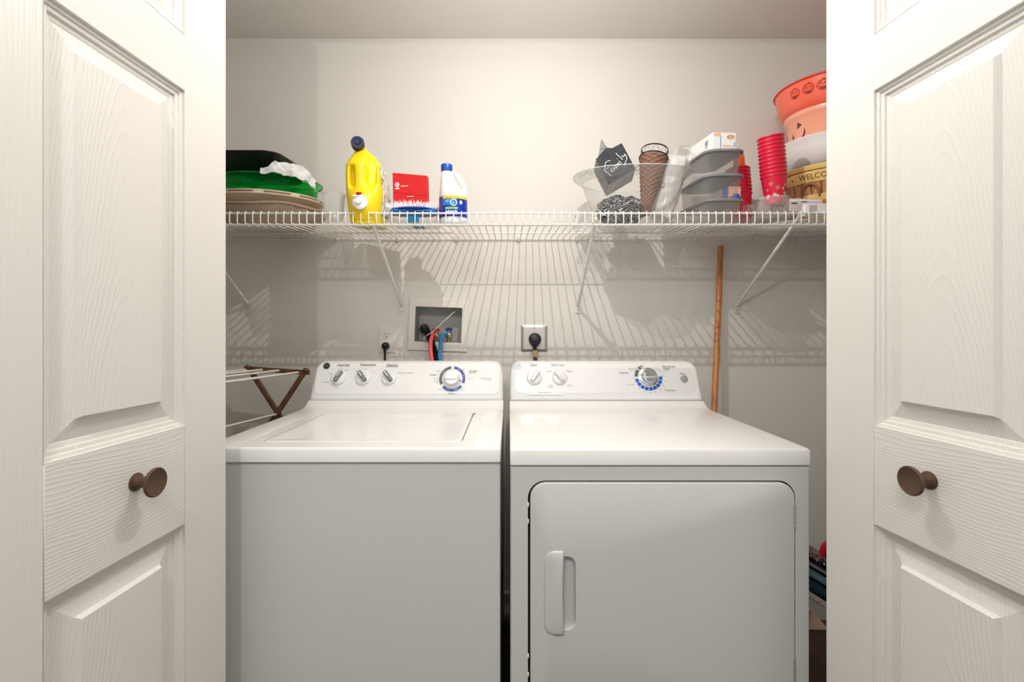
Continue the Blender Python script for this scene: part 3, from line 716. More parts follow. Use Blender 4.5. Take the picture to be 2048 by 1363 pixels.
# ================================================================== DRYING RACK, STICK
rk = thing('drying_rack', 'dark wooden folding drying rack with white dowels left of the washer', 'drying rack', P(557, 835, 1.80))
def bar(name, a, b_, w_, d, m):
    a, b_ = Vector(a), Vector(b_); t_ = (b_-a).normalized(); yv = Vector((0,1,0)); s = t_.cross(yv).normalized()
    bm = B(); L2 = lambda p: [p+s*w_+yv*-d, p+s*w_+yv*d, p-s*w_+yv*d, p-s*w_-yv*d]
    loops(bm, [L2(a), L2(b_)], True, True); bmesh.ops.bevel(bm, geom=bm.edges[:], offset=.0012, segments=1, affect='EDGES')
    return obj(name, bm, m, rk, world=True, smooth=False)
bar('top_rail', P(489, 736, 1.80), P(619, 744.5, 1.79), .0085, .006, M['rackw'])
bar('leg', P(497, 734, 1.812), P(565, 840, 1.812), .0090, .006, M['rackw'])
bar('leg', P(612, 739, 1.788), P(541, 846, 1.788), .0090, .006, M['rackw'])
bar('leg', P(565, 838, 1.812), P(575, 1270, 1.80), .0090, .006, M['rackw']); bar('leg', P(541, 844, 1.788), P(450, 1275, 1.80), .0090, .006, M['rackw'])
D2 = Vector((-.22, -1, 0))*.655
for nm, a, b_ in (('top_rail', P(489, 736, 1.80), P(619, 744.5, 1.79)), ('leg', P(497, 734, 1.812), P(565, 840, 1.812)), ('leg', P(612, 739, 1.788), P(541, 846, 1.788)), ('leg', P(565, 838, 1.812), P(575, 1270, 1.80)), ('leg', P(541, 844, 1.788), P(450, 1275, 1.80))):
    bar(nm, a+D2, b_+D2, .0085, .006, M['rackw'])
for px, py in ((497, 734), (613, 739.5)):
    bm = lathe(B(), [(.0095,0),(.0095,.010),(.006,.013),(.001,.0135)], 16, cap0=True); bm.transform(Matrix.Translation(P(px, py, 1.79)) @ Matrix.Rotation(PI/2, 4, 'X')); obj('pivot', bm, M['rackw'], rk, world=True)
for px, py in ((596, 744.5), (557, 740.5), (524, 739), (494, 738.5), (552, 828)):
    a = P(px, py, 1.785); b_ = a + Vector((-.22, -1, 0))*.66
    bm = B(); tube(bm, [a, b_], .0042, 10); obj('dowel', bm, M['dowel'], rk, world=True)
a = P(1441.5, 492, 1.905); b_ = Vector((.722, 1.745, .0))
bm = B(); tube(bm, [a+Vector((0,0,0)), a+(b_-a)*.002, b_], .0112, 20, rf=lambda i: (.0095, .0112, .0118)[i])
tag(obj('wooden_pole', bm, M['stick']), 'reddish-brown round wooden pole leaning on the wall right of the dryer', 'pole')

# ================================================================== LOWER RIGHT: CARTON AND POUCHES
ct = thing('cardboard_carton', 'brown cardboard moving carton on the floor right of the dryer', 'carton', (.80, 1.53, 0))
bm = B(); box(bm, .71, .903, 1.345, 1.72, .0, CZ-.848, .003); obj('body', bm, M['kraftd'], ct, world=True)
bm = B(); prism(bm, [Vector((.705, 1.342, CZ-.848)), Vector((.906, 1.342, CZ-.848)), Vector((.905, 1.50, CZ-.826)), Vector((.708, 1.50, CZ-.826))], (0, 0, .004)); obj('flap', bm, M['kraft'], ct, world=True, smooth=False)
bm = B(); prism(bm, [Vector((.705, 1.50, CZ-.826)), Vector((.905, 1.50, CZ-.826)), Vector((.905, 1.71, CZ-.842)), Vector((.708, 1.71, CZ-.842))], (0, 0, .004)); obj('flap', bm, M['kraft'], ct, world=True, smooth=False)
text_on('HOUSE', ct, (P(1612, 1316, 1.345)+Vector((0,-.001,0))), (1,0,0), (0,0,1), .062, M['ink'], 0, .03, rot=PI)
# kraft paper bag lying on the carton
bm = B(); box(bm, .70, .885, 1.37, 1.60, CZ-.820, CZ-.797, .009, 3)
for v in bm.verts: v.co += Vector((0, 0, .006*noise.noise(v.co*9)))
tag(obj('paper_bag', bm, M['kbag']), 'crumpled kraft paper bag lying on the brown carton', 'paper bag')
def pouch(px, py, th, ln, m, name, label, cat, ang=28, y=1.40, lx=.0):
    c = P(px, py, y); t_ = math.radians(ang)
    bm = B(); box(bm, -ln/2, ln/2, -.10, .10, -th/2, th/2, th*.3, 3)
    bm.transform(Matrix.Rotation(t_, 4, 'Y'))
    o = obj(name, bm, m, None); o.location = c + Vector((lx, .10, 0)); tag(o, label, cat); MW[o.name] = Matrix.Translation(o.location)
    return o
pouch(1641, 1204, .018, .30, M['pinkf'], 'fabric_pouch', 'pink and white floral pouch at the bottom of the pile beside the dryer', 'pouch', 33)
pouch(1641, 1181, .026, .29, M['tealn'], 'fabric_pouch', 'plain deep teal pouch in the pile beside the dryer', 'pouch', 32)
pouch(1641, 1157, .020, .29, M['tealf'], 'fabric_pouch', 'teal pouch with a pink floral print in the pile beside the dryer', 'pouch', 31)
z = pouch(1641, 1139, .017, .28, M['navyf'], 'fabric_pouch', 'navy zipped pouch under the dark floral one beside the dryer', 'pouch', 30)
bm = B(); box(bm, -.13, .13, -.1035, -.1015, -.003, .003); bm.transform(Matrix.Rotation(math.radians(30), 4, 'Y')); zp = obj('zip', bm, M['inkg'], z)
pouch(1641, 1121, .018, .28, M['floral'], 'fabric_pouch', 'dark floral printed pouch at the top of the pile beside the dryer', 'pouch', 30)
t = thing('watermelon_fan', 'round red watermelon-shaped item with a pale rim standing on the pouches', 'toy', P(1664, 1106, 1.46), (PI/2, 0, 0))
obj('rind', lathe(B(), [(.034,-.004),(.0370,-.002),(.0390,.002),(.039,.004)], 36, cap0=True, cap1=True, sy=1.15), M['melong'], t)
obj('red_rim', lathe(B(), [(.0415,.002),(.0415,.010),(.037,.012),(.030,.012),(.028,.009),(.028,.004)], 36, sy=1.15), M['melon'], t)
obj('centre', lathe(B(), [(.030,.0045),(.030,.008),(.001,.0085)], 36, sy=1.15, cap1=True), M['melond'], t)
obj('eye', lathe(B(), [(.011,.008),(.010,.010),(.001,.0105)], 20, sy=1.6, cap1=True), M['cream'], t)
# ================================================================== THINGS ON THE SHELF
def on_shelf(name, label, cat, x, Y, lift=0, rz=0, group=None, tilt=TILT):
    return thing(name, label, cat, (x, Y, deck(Y)+lift), (tilt, 0, rz), group)
# --- left pile
X0, Y0 = -.865, 1.735
t = on_shelf('round_platter', 'large round tan board with a dark brown band at the bottom of the left pile', 'platter', X0, Y0)
bm = lathe(B(), [(.11,.0),(.125,.002),(.17,.045),(.197,.066),(.199,.070),(.196,.072),(.165,.055),(.001,.053)], 56, cap0=True)
for v in bm.verts:
    r = math.hypot(v.co.x, v.co.y)
    if r > .15: v.co.z += .004*math.sin(5*math.atan2(v.co.y, v.co.x))
obj('dish', bm, M['tan'], t)
bm = B(); tube(bm, [(.1935*math.cos(a), .1935*math.sin(a), .0655+.004*math.sin(5*a)+.0015*noise.noise(Vector((a*6,0,0)))) for a in [2*PI*k/72 for k in range(73)]], .0028, 6); obj('dark_edge', bm, M['brownl'], t)
t = on_shelf('serving_tray', 'cream round tray with a double ridged rim under the green snack tray', 'tray', X0-.012, Y0-.003, .068)
bm = lathe(B(), [(.10,.004),(.14,.007),(.172,.026),(.184,.031),(.1865,.0345),(.184,.0365),(.181,.035),(.182,.0415),(.184,.0445),(.181,.0465),(.172,.043),(.130,.022),(.001,.020)], 64, cap0=True)
obj('body', bm, M['cream'], t, ang=30)
bm = B()
for k in range(6):
    a = PI*1.02+k*PI/5.0; tube(bm, [(.184*math.cos(a+b_), .184*math.sin(a+b_), .0395) for b_ in [j*.035 for j in range(14)]], .0016, 5)
obj('rim_slot', bm, M['brownl'], t)
# green snack tray: outer wall, rim, cups and centre well
t = on_shelf('snack_tray', 'transparent green sectioned snack tray on the cream tray', 'tray', X0-.005, Y0-.005, .092)
bm = lathe(B(), [(.001,.012),(.150,.012),(.155,.015),(.161,.072),(.175,.079),(.178,.076)], 72, fn=lambda a, z: 1-.02*(abs(math.sin(3*a)) < .25)*(z < .05))
obj('shell', bm, M['greenp'], t, ang=30)
bm = B(); lathe(bm, [(.055,.013),(.060,.066),(.064,.068)], 36); obj('centre_well', bm, M['greenp'], t)
bm = B(); tube(bm, [(.1765*math.cos(a), .1765*math.sin(a), .0775) for a in [2*PI*k/72 for k in range(73)]], .0020, 6); obj('rim_bead', bm, M['greend'], t)
for k in range(6):
    a0 = 2*PI*k/6 + math.radians(27); bm = B()
    def cupf(u, v, a0=a0):
        aa = a0 + math.radians(30) + math.radians(25)*math.copysign(abs(math.cos(2*PI*u))**.5, math.cos(2*PI*u))
        rr = .108 + .043*math.copysign(abs(math.sin(2*PI*u))**.5, math.sin(2*PI*u))
        s = .84+.16*v; ac = a0+math.radians(30)
        aa = ac+(aa-ac)*s; rr = .108+(rr-.108)*s
        return (rr*math.cos(aa), rr*math.sin(aa), .015+.055*v)
    grid(bm, cupf, 28, 4, True); cm = obj('compartment', bm, M['greenp'], t, ang=60)
    bm = B(); tube(bm, [cupf(j/28, 1) for j in range(29)], .0014, 5); obj('compartment_rim', bm, M['greend'], cm)
bm = B(); box(bm, -.03, .03, -.012, .012, 0, .02); bm.transform(Matrix.Translation((-.105, -.09, .018)) @ Matrix.Rotation(.5, 4, 'Y')); 
tag(obj('lime_packet', bm, mat('lime_paper', (.25,.62,.12), .6), None), 'pale green packet inside the left end of the green snack tray', 'packet').location = t.location
# black lacquer tray
t = on_shelf('lacquer_tray', 'glossy black rectangular tray on top of the left pile', 'tray', -.955, 1.715, .191)
bm = B(); n = 6; RR = lambda w_, d_, z, r: [(x, y, z) for x, y in rrect(-w_, w_, -d_, d_, r, n)]
loops(bm, [RR(.150,.125,.0,.035), RR(.156,.131,.002,.038), RR(.176,.150,.042,.048), RR(.1825,.157,.047,.05), RR(.184,.158,.050,.05), RR(.178,.152,.0495,.048), RR(.158,.132,.009,.04)], True, True)
obj('tray', bm, M['lac'], t, ang=50)
# crumpled white bag over the tray's right side
path = smooth_path([P(526,336,1.553), P(546,326,1.556), P(572,326,1.580), P(596,331,1.605), P(612,341,1.635), P(623,354,1.665), P(630,368,1.69)], 6)
bm = B()
def bagf(u, v):
    i = u*(len(path)-1); k = int(min(i, len(path)-2)); p = path[k].lerp(path[k+1], i-k)
    w_ = .012+.030*math.sin(PI*min(1, u*.85+.08)); t_ = max(0, v-.35)/.65
    q = Vector((p.x - .03*t_*u, p.y + .10*t_ - .004, p.z - (w_*(1-v/.35) if v < .35 else 0) + .010*math.sin(t_*PI*.6)))
    nz = noise.noise_vector(q*30)*.009 + noise.noise_vector(q*75)*.004
    return q + nz
grid(bm, bagf, 60, 34)
o = solidify(obj('plastic_bag', bm, M['cloth'], None, ang=25), .0012); tag(o, 'crumpled white plastic bag hanging over the green snack tray', 'bag')
# measuring glass
t = on_shelf('measuring_glass', 'small clear glass cup with a handle left of the yellow jug', 'glass', P(668, 0, 1.60).x, 1.60, .012)
lz = lathe(B(), [(.001,.003),(.026,.003),(.030,.006),(.0385,.092),(.0395,.094),(.0375,.0935),(.029,.010),(.001,.008)], 36); obj('cup', lz, M['clear2'], t)
bm = B(); tube(bm, smooth_path([(.037,0,.085),(.052,0,.080),(.056,0,.05),(.048,0,.028),(.033,0,.024)], 6), .0035, 8); obj('handle', bm, M['clear2'], t)

# --- yellow jug
JX, JY = P(732.5, 0, 1.60).x, 1.625
t = on_shelf('detergent_jug', 'large yellow plastic jug with a navy cap and a white tap', 'jug', JX, JY, 0, 0)
H = .265
def body_half(z):                               # (x left, x right) of the silhouette at height z
    k = [(0,-.044,.054),(.006,-.047,.056),(.03,-.050,.058),(.06,-.055,.0615),(.10,-.0595,.0635),(.15,-.0605,.0585),(.19,-.0575,.052),(.215,-.050,.043),(.232,-.040,.030),(.243,-.033,.014),(.262,-.031,.000)]
    for a, b_ in zip(k, k[1:]):
        if z <= b_[0]:
            s = (z-a[0])/(b_[0]-a[0]); return a[1]+(b_[1]-a[1])*s, a[2]+(b_[2]-a[2])*s
    return k[-1][1], k[-1][2]
def depth_half(z):
    if z < .19: return .082-.004*(z < .01)
    return max(.0150, .082-.067*((z-.19)/.062)**1.25) if z < .252 else .0150
def jugf(u, v):
    z = H*v; xl, xr = body_half(z); d_ = depth_half(z); a = 2*PI*u
    e = .55 if z < .2 else .55+.45*min(1, (z-.2)/.05)
    ca, sa = math.cos(a), math.sin(a)
    x = (xl+xr)/2+(xr-xl)/2*math.copysign(abs(ca)**e, ca); y = d_*math.copysign(abs(sa)**e, sa)
    y -= .030*max(0, (z-.20)/.065)              # neck leans forward
    if sa < 0:                                  # grip hollows pressed into the front
        for (cx, cz, rx, rz, dp) in ((-.0290, .150, .0085, .030, .022), (.0320, .168, .0150, .048, .026)):
            q = ((x-cx)/rx)**4+((z-cz)/rz)**4
            y += dp/(1+q**1.6)
        r = math.hypot(x-.006, z-.066)
        y -= .010/(1+(r/.046)**10) + .004/(1+(r/.034)**14)
    return (x, y, z)
bm = B(); vv = grid(bm, jugf, 160, 110, True); bm.faces.new(vv[0][::-1]); bm.faces.new(vv[-1])
jb = obj('body', bm, M['yellow'], t, ang=180)
capm = Matrix.Translation((-.0150, -.044, .2600)) @ Matrix.Rotation(math.radians(10), 4, 'Z') @ Matrix.Rotation(math.radians(84), 4, 'X')
bm = lathe(B(), [(.0205,-.002),(.0212,.0),(.0212,.020),(.0195,.0235),(.0120,.0235),(.0105,.0205),(.0065,.0200),(.0055,.0225),(.001,.0228)], 40, cap0=True, fn=lambda a, z: 1+.012*math.cos(24*a)*(0 < z < .021)); bm.transform(capm); cpo = obj('cap', bm, M['navy'], t, ang=40)
bm = lathe(B(), [(.0185,-.022),(.0185,-.004),(.0225,-.004),(.0225,-.0015),(.018,-.001)], 30); bm.transform(capm); obj('neck', bm, M['yellow'], t)
tm = Matrix.Translation((.0040, -.0935, .062)) @ Matrix.Rotation(math.radians(80), 4, 'X')
bm = lathe(B(), [(.0235,0),(.0245,.004),(.0240,.010),(.020,.013),(.011,.015),(.010,.024),(.001,.025)], 36, cap0=True); bm.transform(tm); tp = obj('tap', bm, M['pwhite'], t, ang=40)
bm = B(); box(bm, -.022, .014, .012, .021, .004, .020, .003); bm.transform(tm); obj('tap_lever', bm, M['pwhite'], tp)
bm = lathe(B(), [(.009,-.004),(.009,.010),(.006,.012),(.001,.0125)], 18, cap0=True); bm.transform(Matrix.Translation((.0010, -.099, .083)) @ Matrix.Rotation(math.radians(15), 4, 'X')); obj('tap_button', bm, M['red'], tp)
# side label: pale leaf with painted stems
bm = B()
def labf(u, v):
    z = .03+.165*v; xl, xr = body_half(z); yy = -.052+.110*u; e = abs(yy/.082)
    return (xr+.0012-.010*max(0, e-.55), yy*(1-.35*v*(u < .5)), z)
grid(bm, labf, 10, 16); lb = obj('side_label', bm, quilt('leaf_print', (.75,.76,.68), (.10,.32,.16), 30, 'noise', .56, c2=(.70,.16,.16)), t); solidify(lb, .0006)

# --- storage box, duster, red card box
bx0, bx1 = P(772, 0, 1.55).x, P(874, 0, 1.55).x; zc = deck(1.62)
t = on_shelf('storage_box', 'clear plastic box on the shelf under the blue duster', 'box', (bx0+bx1)/2, 1.62)
hw = (bx1-bx0)/2; bm = B(); n = 4
loops(bm, [RR(hw-.010,.068,0,.008), RR(hw-.008,.070,.002,.009), RR(hw-.001,.075,.031,.010), RR(hw+.001,.077,.032,.010), RR(hw+.001,.077,.0345,.010)], True, False)
obj('tub', bm, M['tub'], t, ang=40)
bm = B(); box(bm, -.013, .026, -.0775, -.0765, .002, .030); box(bm, -.013, .026, -.0775, .05, -.0012, -.0004); obj('blue_label', bm, M['bluetag'], t, smooth=False)
t = on_shelf('microfibre_duster', 'blue microfibre duster head with a fluffy white fringe on the clear box', 'duster', (bx0+bx1)/2, 1.60, .036)
bm = B(); 
def pad(u, v):
    a = 2*PI*u; zz = v; e = .7
    rx = hw*1.0*(1-.10*v); ry = .062*(1-.15*v)
    x = rx*math.copysign(abs(math.cos(a))**e, math.cos(a)); y = ry*math.copysign(abs(math.sin(a))**e, math.sin(a))
    p = Vector((x, y, .003+.013*v)); return p + noise.noise_vector(p*90)*.003
vv = grid(bm, pad, 72, 6, True); bm.faces.new(vv[0][::-1]); bm.faces.new(vv[-1]); obj('pad', bm, M['duster'], t)
bm = lathe(B(), [(.001,.000),(.050,.001),(.056,.004),(.050,.008),(.001,.009)], 32, sx=1.0, sy=.42, c=(.004,-.0440,.008)); obj('backing', bm, M['dusterp'], t)
bm = B(); random.seed(3)
for k in range(900):
    x = random.uniform(-hw*.98, hw*.98); y = random.uniform(-.055, .05); h = random.uniform(.012, .030)*(1-.35*abs(x/hw)**3)
    d_ = Vector((random.uniform(-.5,.5)+x/hw*.5, random.uniform(-.7,.3), 1)).normalized()
    p = Vector((x, y, .016)); s = Vector((.0010, .0004, 0)); m_ = p+d_*h*.6+Vector((random.uniform(-.002,.002),)*3); q = p+d_*h
    a_, b_, c_, e_, f_ = bm.verts.new(p-s), bm.verts.new(p+s), bm.verts.new(m_+s*.7), bm.verts.new(m_-s*.7), bm.verts.new(q)
    bm.faces.new((a_, b_, c_, e_)); bm.faces.new((e_, c_, f_))
fo = obj('fringe', bm, M['fringe'], t, recalc=False); fo['kind'] = 'stuff'
a = P(790.5, 398, 1.72); 
t = on_shelf('red_card_box', 'flat red cardboard box with white print standing on the blue duster', 'box', P(822, 0, 1.64).x, 1.645, .055, math.radians(-8))
rw_ = .0605; bm = B(); box(bm, -rw_, rw_, -.008, .016, 0, .126, .0012)
for v in bm.verts:
    v.co.z += -.017*(v.co.x/rw_)*(v.co.z > .06)*.45
rb = obj('sleeve', bm, M['redcard'], t)
bm = B(); box(bm, -rw_-.0007, rw_+.0003, -.0090, -.0078, .058, .124, .0004)
for v in bm.verts: v.co.z += -.0077*(v.co.x/rw_)
obj('flap', bm, M['redcard'], t)
bm = B(); box(bm, -rw_-.0012, -rw_-.0004, -.0075, .0155, 0, .129); obj('edge', bm, M['redcard2'], t, smooth=False)
mwt = mwof(t)
def rc(x, z): return mwt @ Vector((x, -.0094, z))
ex, ez = (mwt.to_3x3() @ Vector((1,0,-.12))), (mwt.to_3x3() @ Vector((.12,0,1)))
bm = B(); lathe(bm, [(.0086,0),(.0001,.0001)], 6); bm.transform(Matrix.Translation((-.0455,-.0093,.092)) @ Matrix.Rotation(PI/2, 4, 'X')); obj('emblem', bm, M['pwhite'], t, smooth=False)
bm = B(); lathe(bm, [(.0052,0),(.0030,.0001)], 6); bm.transform(Matrix.Translation((-.0455,-.0096,.092)) @ Matrix.Rotation(PI/2, 4, 'X')); obj('emblem_mark', bm, M['redcard'], t, smooth=False)
bm = B(); box(bm, -.053, -.038, -.0096, -.0090, .077, .0815); obj('print', bm, M['pwhite'], t, smooth=False)
for x0_, x1_, z_ in ((-.032,-.006,.0865), (-.010,.013,.050)):
    bm = B(); box(bm, x0_, x1_, -.0096, -.0080, z_-.0009, z_+.0009); obj('print', bm, M['pwhite'], t, smooth=False)

# --- bleach bottle
t = on_shelf('bleach_bottle', 'white bleach bottle with a blue cap, side handle and blue label', 'bottle', P(907, 0, 1.59).x, 1.59)
R = .0465; SEC = [(0,0,R-.004,R-.004),(.003,0,R-.001,R-.001),(.018,0,R,R),(.022,0,R-.001,R-.001),(.026,0,R-.001,R-.001),(.086,0,R-.001,R-.001),(.090,0,R,R),(.100,-.0005,R-.0005,R),(.108,-.003,R-.004,R-.002),(.116,-.007,R-.009,R-.005),(.126,-.0120,R-.0150,R-.010),(.140,-.0165,R-.0205,R-.016),(.158,-.0195,R-.0255,R-.023),(.170,-.0205,.0185,.0195),(.176,-.021,.0165,.0165),(.180,-.021,.0160,.0160),(.192,-.021,.0150,.0150)]
bm = B(); ls = []
for z, cx, rx, ry in SEC: ls.append([(cx+rx*math.cos(2*PI*k/48), ry*math.sin(2*PI*k/48), z) for k in range(48)])
loops(bm, ls, True, True); obj('body', bm, M['white'], t, ang=60)
bm = B(); hp_ = smooth_path([(-.012,0,.172),(.004,0,.170),(.018,0,.158),(.031,0,.140),(.0385,0,.120),(.0395,0,.104),(.0385,0,.094)], 8)
tube(bm, hp_, .0068, 14); obj('handle', bm, M['white'], t)
bm = lathe(B(), [(.0185,.176),(.0190,.178),(.0190,.196),(.0175,.1985),(.001,.1990)], 44, c=(-.021,0,0), cap0=True, fn=lambda a, z: 1+.015*math.cos(22*a)*(.177 < z < .197)); obj('cap', bm, M['bcap'], t)
def lbl(z0, z1, a0, a1, m_, lift, name='label'):
    o = obj(name, patch(R+lift, z0, z1, math.radians(a0), math.radians(a1)), m_, t, recalc=False); return o
lbl(.022, .088, -178, 2, M['lblue'], .0002); lbl(.0205, .088, -178, -134, M['lpur'], .0005); lbl(.0795, .088, -130, 0, M['lyel'], .0005); lbl(.058, .0785, -132, -72, M['lteal'], .0005)
lbl(.0455, .0515, -117, -66, M['lgreen'], .0008, 'label_stripe')
def btext(s, wdt, z, a, m_, lift=.001):
    bm = text_mesh(s, wdt, 0, .02); wrap(bm, R+lift, z, ang0=math.radians(a)); return obj('lettering', bm, m_, t, smooth=False, recalc=False)
btext('bleach', .0395, .037, -91, M['pwhite']); btext('CONCENTRATED', .026, .0485, -93, M['lblue'], .0012); btext('WHITENS. REMOVES STAINS', .045, .0835, -86, M['orange_ink']); btext('kills 99.9%', .015, .073, -108, M['pwhite']); btext('of germs', .012, .069, -108, M['pwhite'])
btext('whitens and removes stains', .034, .0275, -88, M['pwhite'])
bm = B(); 
for k in range(28):
    a, b_ = 2*PI*k/28, 2*PI*(k+1)/28
    bm.faces.new([bm.verts.new((r*math.cos(q), r*math.sin(q), 0)) for r, q in ((.0115,a),(.0115,b_),(.0090,b_),(.0090,a))])
wrap(bm, R+.0012, .0665, ang0=math.radians(-82)); obj('tick_ring', bm, M['pwhite'], t, smooth=False, recalc=False)
bm = B(); bm.faces.new([bm.verts.new(q+(0,)) for q in ((-.0055,.001),(-.0015,-.007),(.0000,-.0035),(-.004,.003))]); bm.faces.new([bm.verts.new(q+(0,)) for q in ((-.0015,-.007),(.0095,.0105),(.0075,.0115),(.0000,-.0030))])
wrap(bm, R+.0016, .0665, ang0=math.radians(-82)); obj('tick', bm, M['lgreen'], t, smooth=False, recalc=False)
bm = B(); bm.faces.new([bm.verts.new((.006*math.cos(2*PI*k/14)*(1 if k%2 else .8), .007*math.sin(2*PI*k/14)*(1 if k%2 else .8), 0)) for k in range(14)]); wrap(bm, R+.0012, .0675, ang0=math.radians(-52)); obj('badge', bm, M['pwhite'], t, smooth=False, recalc=False)

# --- big clear bowl
BX, BYY = P(1262, 0, 1.68).x, 1.70
bw = on_shelf('clear_bowl', 'large flared clear plastic bowl holding the black cloth and wicker cone', 'bowl', BX, BYY-.01, .001)
bm = lathe(B(), [(.001,.006),(.095,.006),(.105,.002),(.112,.004),(.118,.012),(.135,.055),(.155,.110),(.172,.150),(.193,.172),(.2035,.176),(.2045,.179),(.201,.180),(.190,.1765),(.168,.153)], 72)
for v in bm.verts:
    a = math.atan2(v.co.y, v.co.x); r = math.hypot(v.co.x, v.co.y)
    if r > .16: v.co.z += .006*math.cos(2*a)
obj('bowl', bm, M['clear'], bw, ang=60)
bm = B(); tube(bm, [(.2035*math.cos(a), .2035*math.sin(a), .1785+.006*math.cos(2*a)) for a in [2*PI*k/96 for k in range(97)]], .0013, 6); obj('rim_bead', bm, M['bead'], bw)
# bandana
t = on_shelf('bandana', 'black and white paisley bandana crumpled in the clear bowl', 'cloth', P(1243, 0, 1.63).x, 1.655, .008)
bm = B()
def bf(u, v):
    a = 2*PI*u; ph = PI*v
    d_ = Vector((math.sin(ph)*math.cos(a), math.sin(ph)*math.sin(a), math.cos(ph)))
    r = 1+.28*noise.noise(d_*2.2+Vector((3,1,5)))+.10*noise.noise(d_*6)
    return Vector((d_.x*.083*r, d_.y*.070*r, .050+d_.z*.050*r))
grid(bm, bf, 64, 34, True); obj('cloth', bm, M['bandana'], t, ang=180)
# chalkboard star block
fyY = 1.555
poly = [P(px, py, fyY+dy) for px, py, dy in ((1192,318,.01),(1213,295,.005),(1224.5,296,.0),(1243.5,286,-.002),(1271,337,-.012),(1217.7,369,-.004))]
t = thing('chalkboard_sign', 'dark chalkboard block with white handwriting leaning in the clear bowl', 'sign', sum(poly, Vector())/6)
nrm = (poly[4]-poly[0]).cross(poly[3]-poly[5]).normalized()
if nrm.y > 0: nrm = -nrm
poly = [on_plane(px, py, poly[0], nrm) for px, py in ((1192,318),(1213,295),(1224.5,296),(1243.5,286),(1271,337),(1217.7,369))]
dd_ = -nrm*.055 + Vector((-.006, 0, -.020))
bm = B(); loops(bm, [poly, [p+dd_ for p in poly]], True, True)
mi = {}
bmesh.ops.recalc_face_normals(bm, faces=bm.faces)
for f in bm.faces:
    f.material_index = 0 if len(f.verts) > 4 else 1
    if len(f.verts) == 4 and f.normal.z < -.4 and f.normal.x > .1: f.material_index = 2
obj('block', bm, [M['chalk'], M['greyw'], M['paper']], t, world=True, smooth=False)
b2 = [P(1197, 314, 1.60), P(1203.2, 278, 1.60), P(1214, 294, 1.60), P(1226, 318, 1.60), P(1212, 335, 1.60)]
bm = B(); loops(bm, [b2, [p+Vector((0,.012,-.003)) for p in b2]], True, True); obj('back_panel', bm, M['greyw'], t, world=True, smooth=False)
o_ = poly[5]+nrm*.0003; ux = (poly[4]-poly[5]).normalized(); uy = (ux.cross(nrm)).normalized()
if uy.z < 0: uy = -uy
bm = B(); a_, b_ = on_plane(1213, 295, poly[0], nrm), on_plane(1246, 353, poly[0], nrm); s_ = (b_-a_).normalized().cross(nrm)*.0005
bm.faces.new([bm.verts.new(q+nrm*.0006) for q in (a_-s_, a_+s_, b_+s_, b_-s_)]); obj('crease', bm, M['ink'], t, world=True, smooth=False)
# handwriting strokes, in pixels of the enlarged view
Z = lambda x, y: on_plane(1190+x/9.74, 270+y/9.74, poly[0], nrm)+nrm*.0008
strokes = [[(205,550),(190,620),(190,690),(250,740),(320,800)],[(200,545),(262,500),(300,505)],[(215,660),(268,632)],[(340,640),(310,690),(345,710),(375,660),(345,630)],[(375,655),(400,660)],[(380,600),(425,650),(405,585)],[(405,590),(425,570),(462,612),(440,560)],[(440,560),(455,545),(495,580)],[(462,505),(515,548)],[(425,455),(434,462)],[(405,350),(440,390),(500,440),(530,475),(540,468)],[(520,400),(545,425),(570,400),(575,370)],[(575,370),(600,400),(620,450),(615,480),(590,530),(572,605)]]
bm = B()
for s in strokes:
    pts = [Z(*q) for q in s]
    if len(pts) > 2: pts = smooth_path(pts, 4)
    tube(bm, pts, .00105, 5)
obj('handwriting', bm, M['pwhite'], t, world=True)
# wicker cone with wire crown
ap = P(1291, 430, 1.60); tp_ = P(1307, 318, 1.625)
t = thing('wicker_cone', 'brown woven wicker cone basket with a dark wire crown in the clear bowl', 'basket', ap)
ax = (tp_-ap); Lc = ax.length; ax = ax.normalized(); e1 = Vector((1,0,0)); e1 = (e1-ax*e1.dot(ax)).normalized(); e2 = ax.cross(e1)
def cone_r(s): return .009+.037*s**.85
bm = B(); NA_, NR = 22, 26
def wk(u, v):
    a = 2*PI*u; row = v*NR; rr = cone_r(v) + .0024*math.sin(a*NA_/2+PI*int(row))*abs(math.sin(PI*row)) + .0012*abs(math.sin(PI*row))
    return ap + ax*(Lc*v) + (e1*math.cos(a)+e2*math.sin(a))*rr
grid(bm, wk, NA_*5, NR*5+1, True); obj('woven_body', bm, M['wicker'], t, world=True, ang=180)
bm = B()
for s in (.0,):
    grid(bm, lambda u, v: ap+ax*(Lc*v)+(e1*math.cos(2*PI*u)+e2*math.sin(2*PI*u))*(cone_r(v)-.0012), 30, 10, True)
obj('lining', bm, M['wick2'], t, world=True)
def ring(s, r, th, off=0, wob=0):
    bm = B(); pts = [ap+ax*(s+wob*math.sin(a*3))+(e1*math.cos(a)+e2*math.sin(a))*r for a in [2*PI*k/40+off for k in range(41)]]
    tube(bm, pts, th, 6); return bm
for s, r, th in ((Lc+.004, .047, .0022), (Lc+.001, .0485, .0012), (Lc+.033, .0435, .0014), (Lc+.030, .0445, .0010)): obj('wire_ring', ring(s, r, th), M['wirebr'], t, world=True)
bm = B(); pts = [ap+ax*(Lc+.004+(.028 if k%2 else 0))+(e1*math.cos(2*PI*k/18)+e2*math.sin(2*PI*k/18))*.0455 for k in range(19)]
tube(bm, pts, .0008, 5); obj('wire_lattice', bm, M['wirebr'], t, world=True)
sp0 = on_plane(1322, 372, ap, Vector((0,-1,0))); bm = B(); pts = []
for k in range(26):
    a = -PI*.2+k*.30; r = .0105*(1-.024*k); pts.append(Vector((sp0.x+.006+r*math.cos(a), 1.60, sp0.z+.002+r*math.sin(a))))
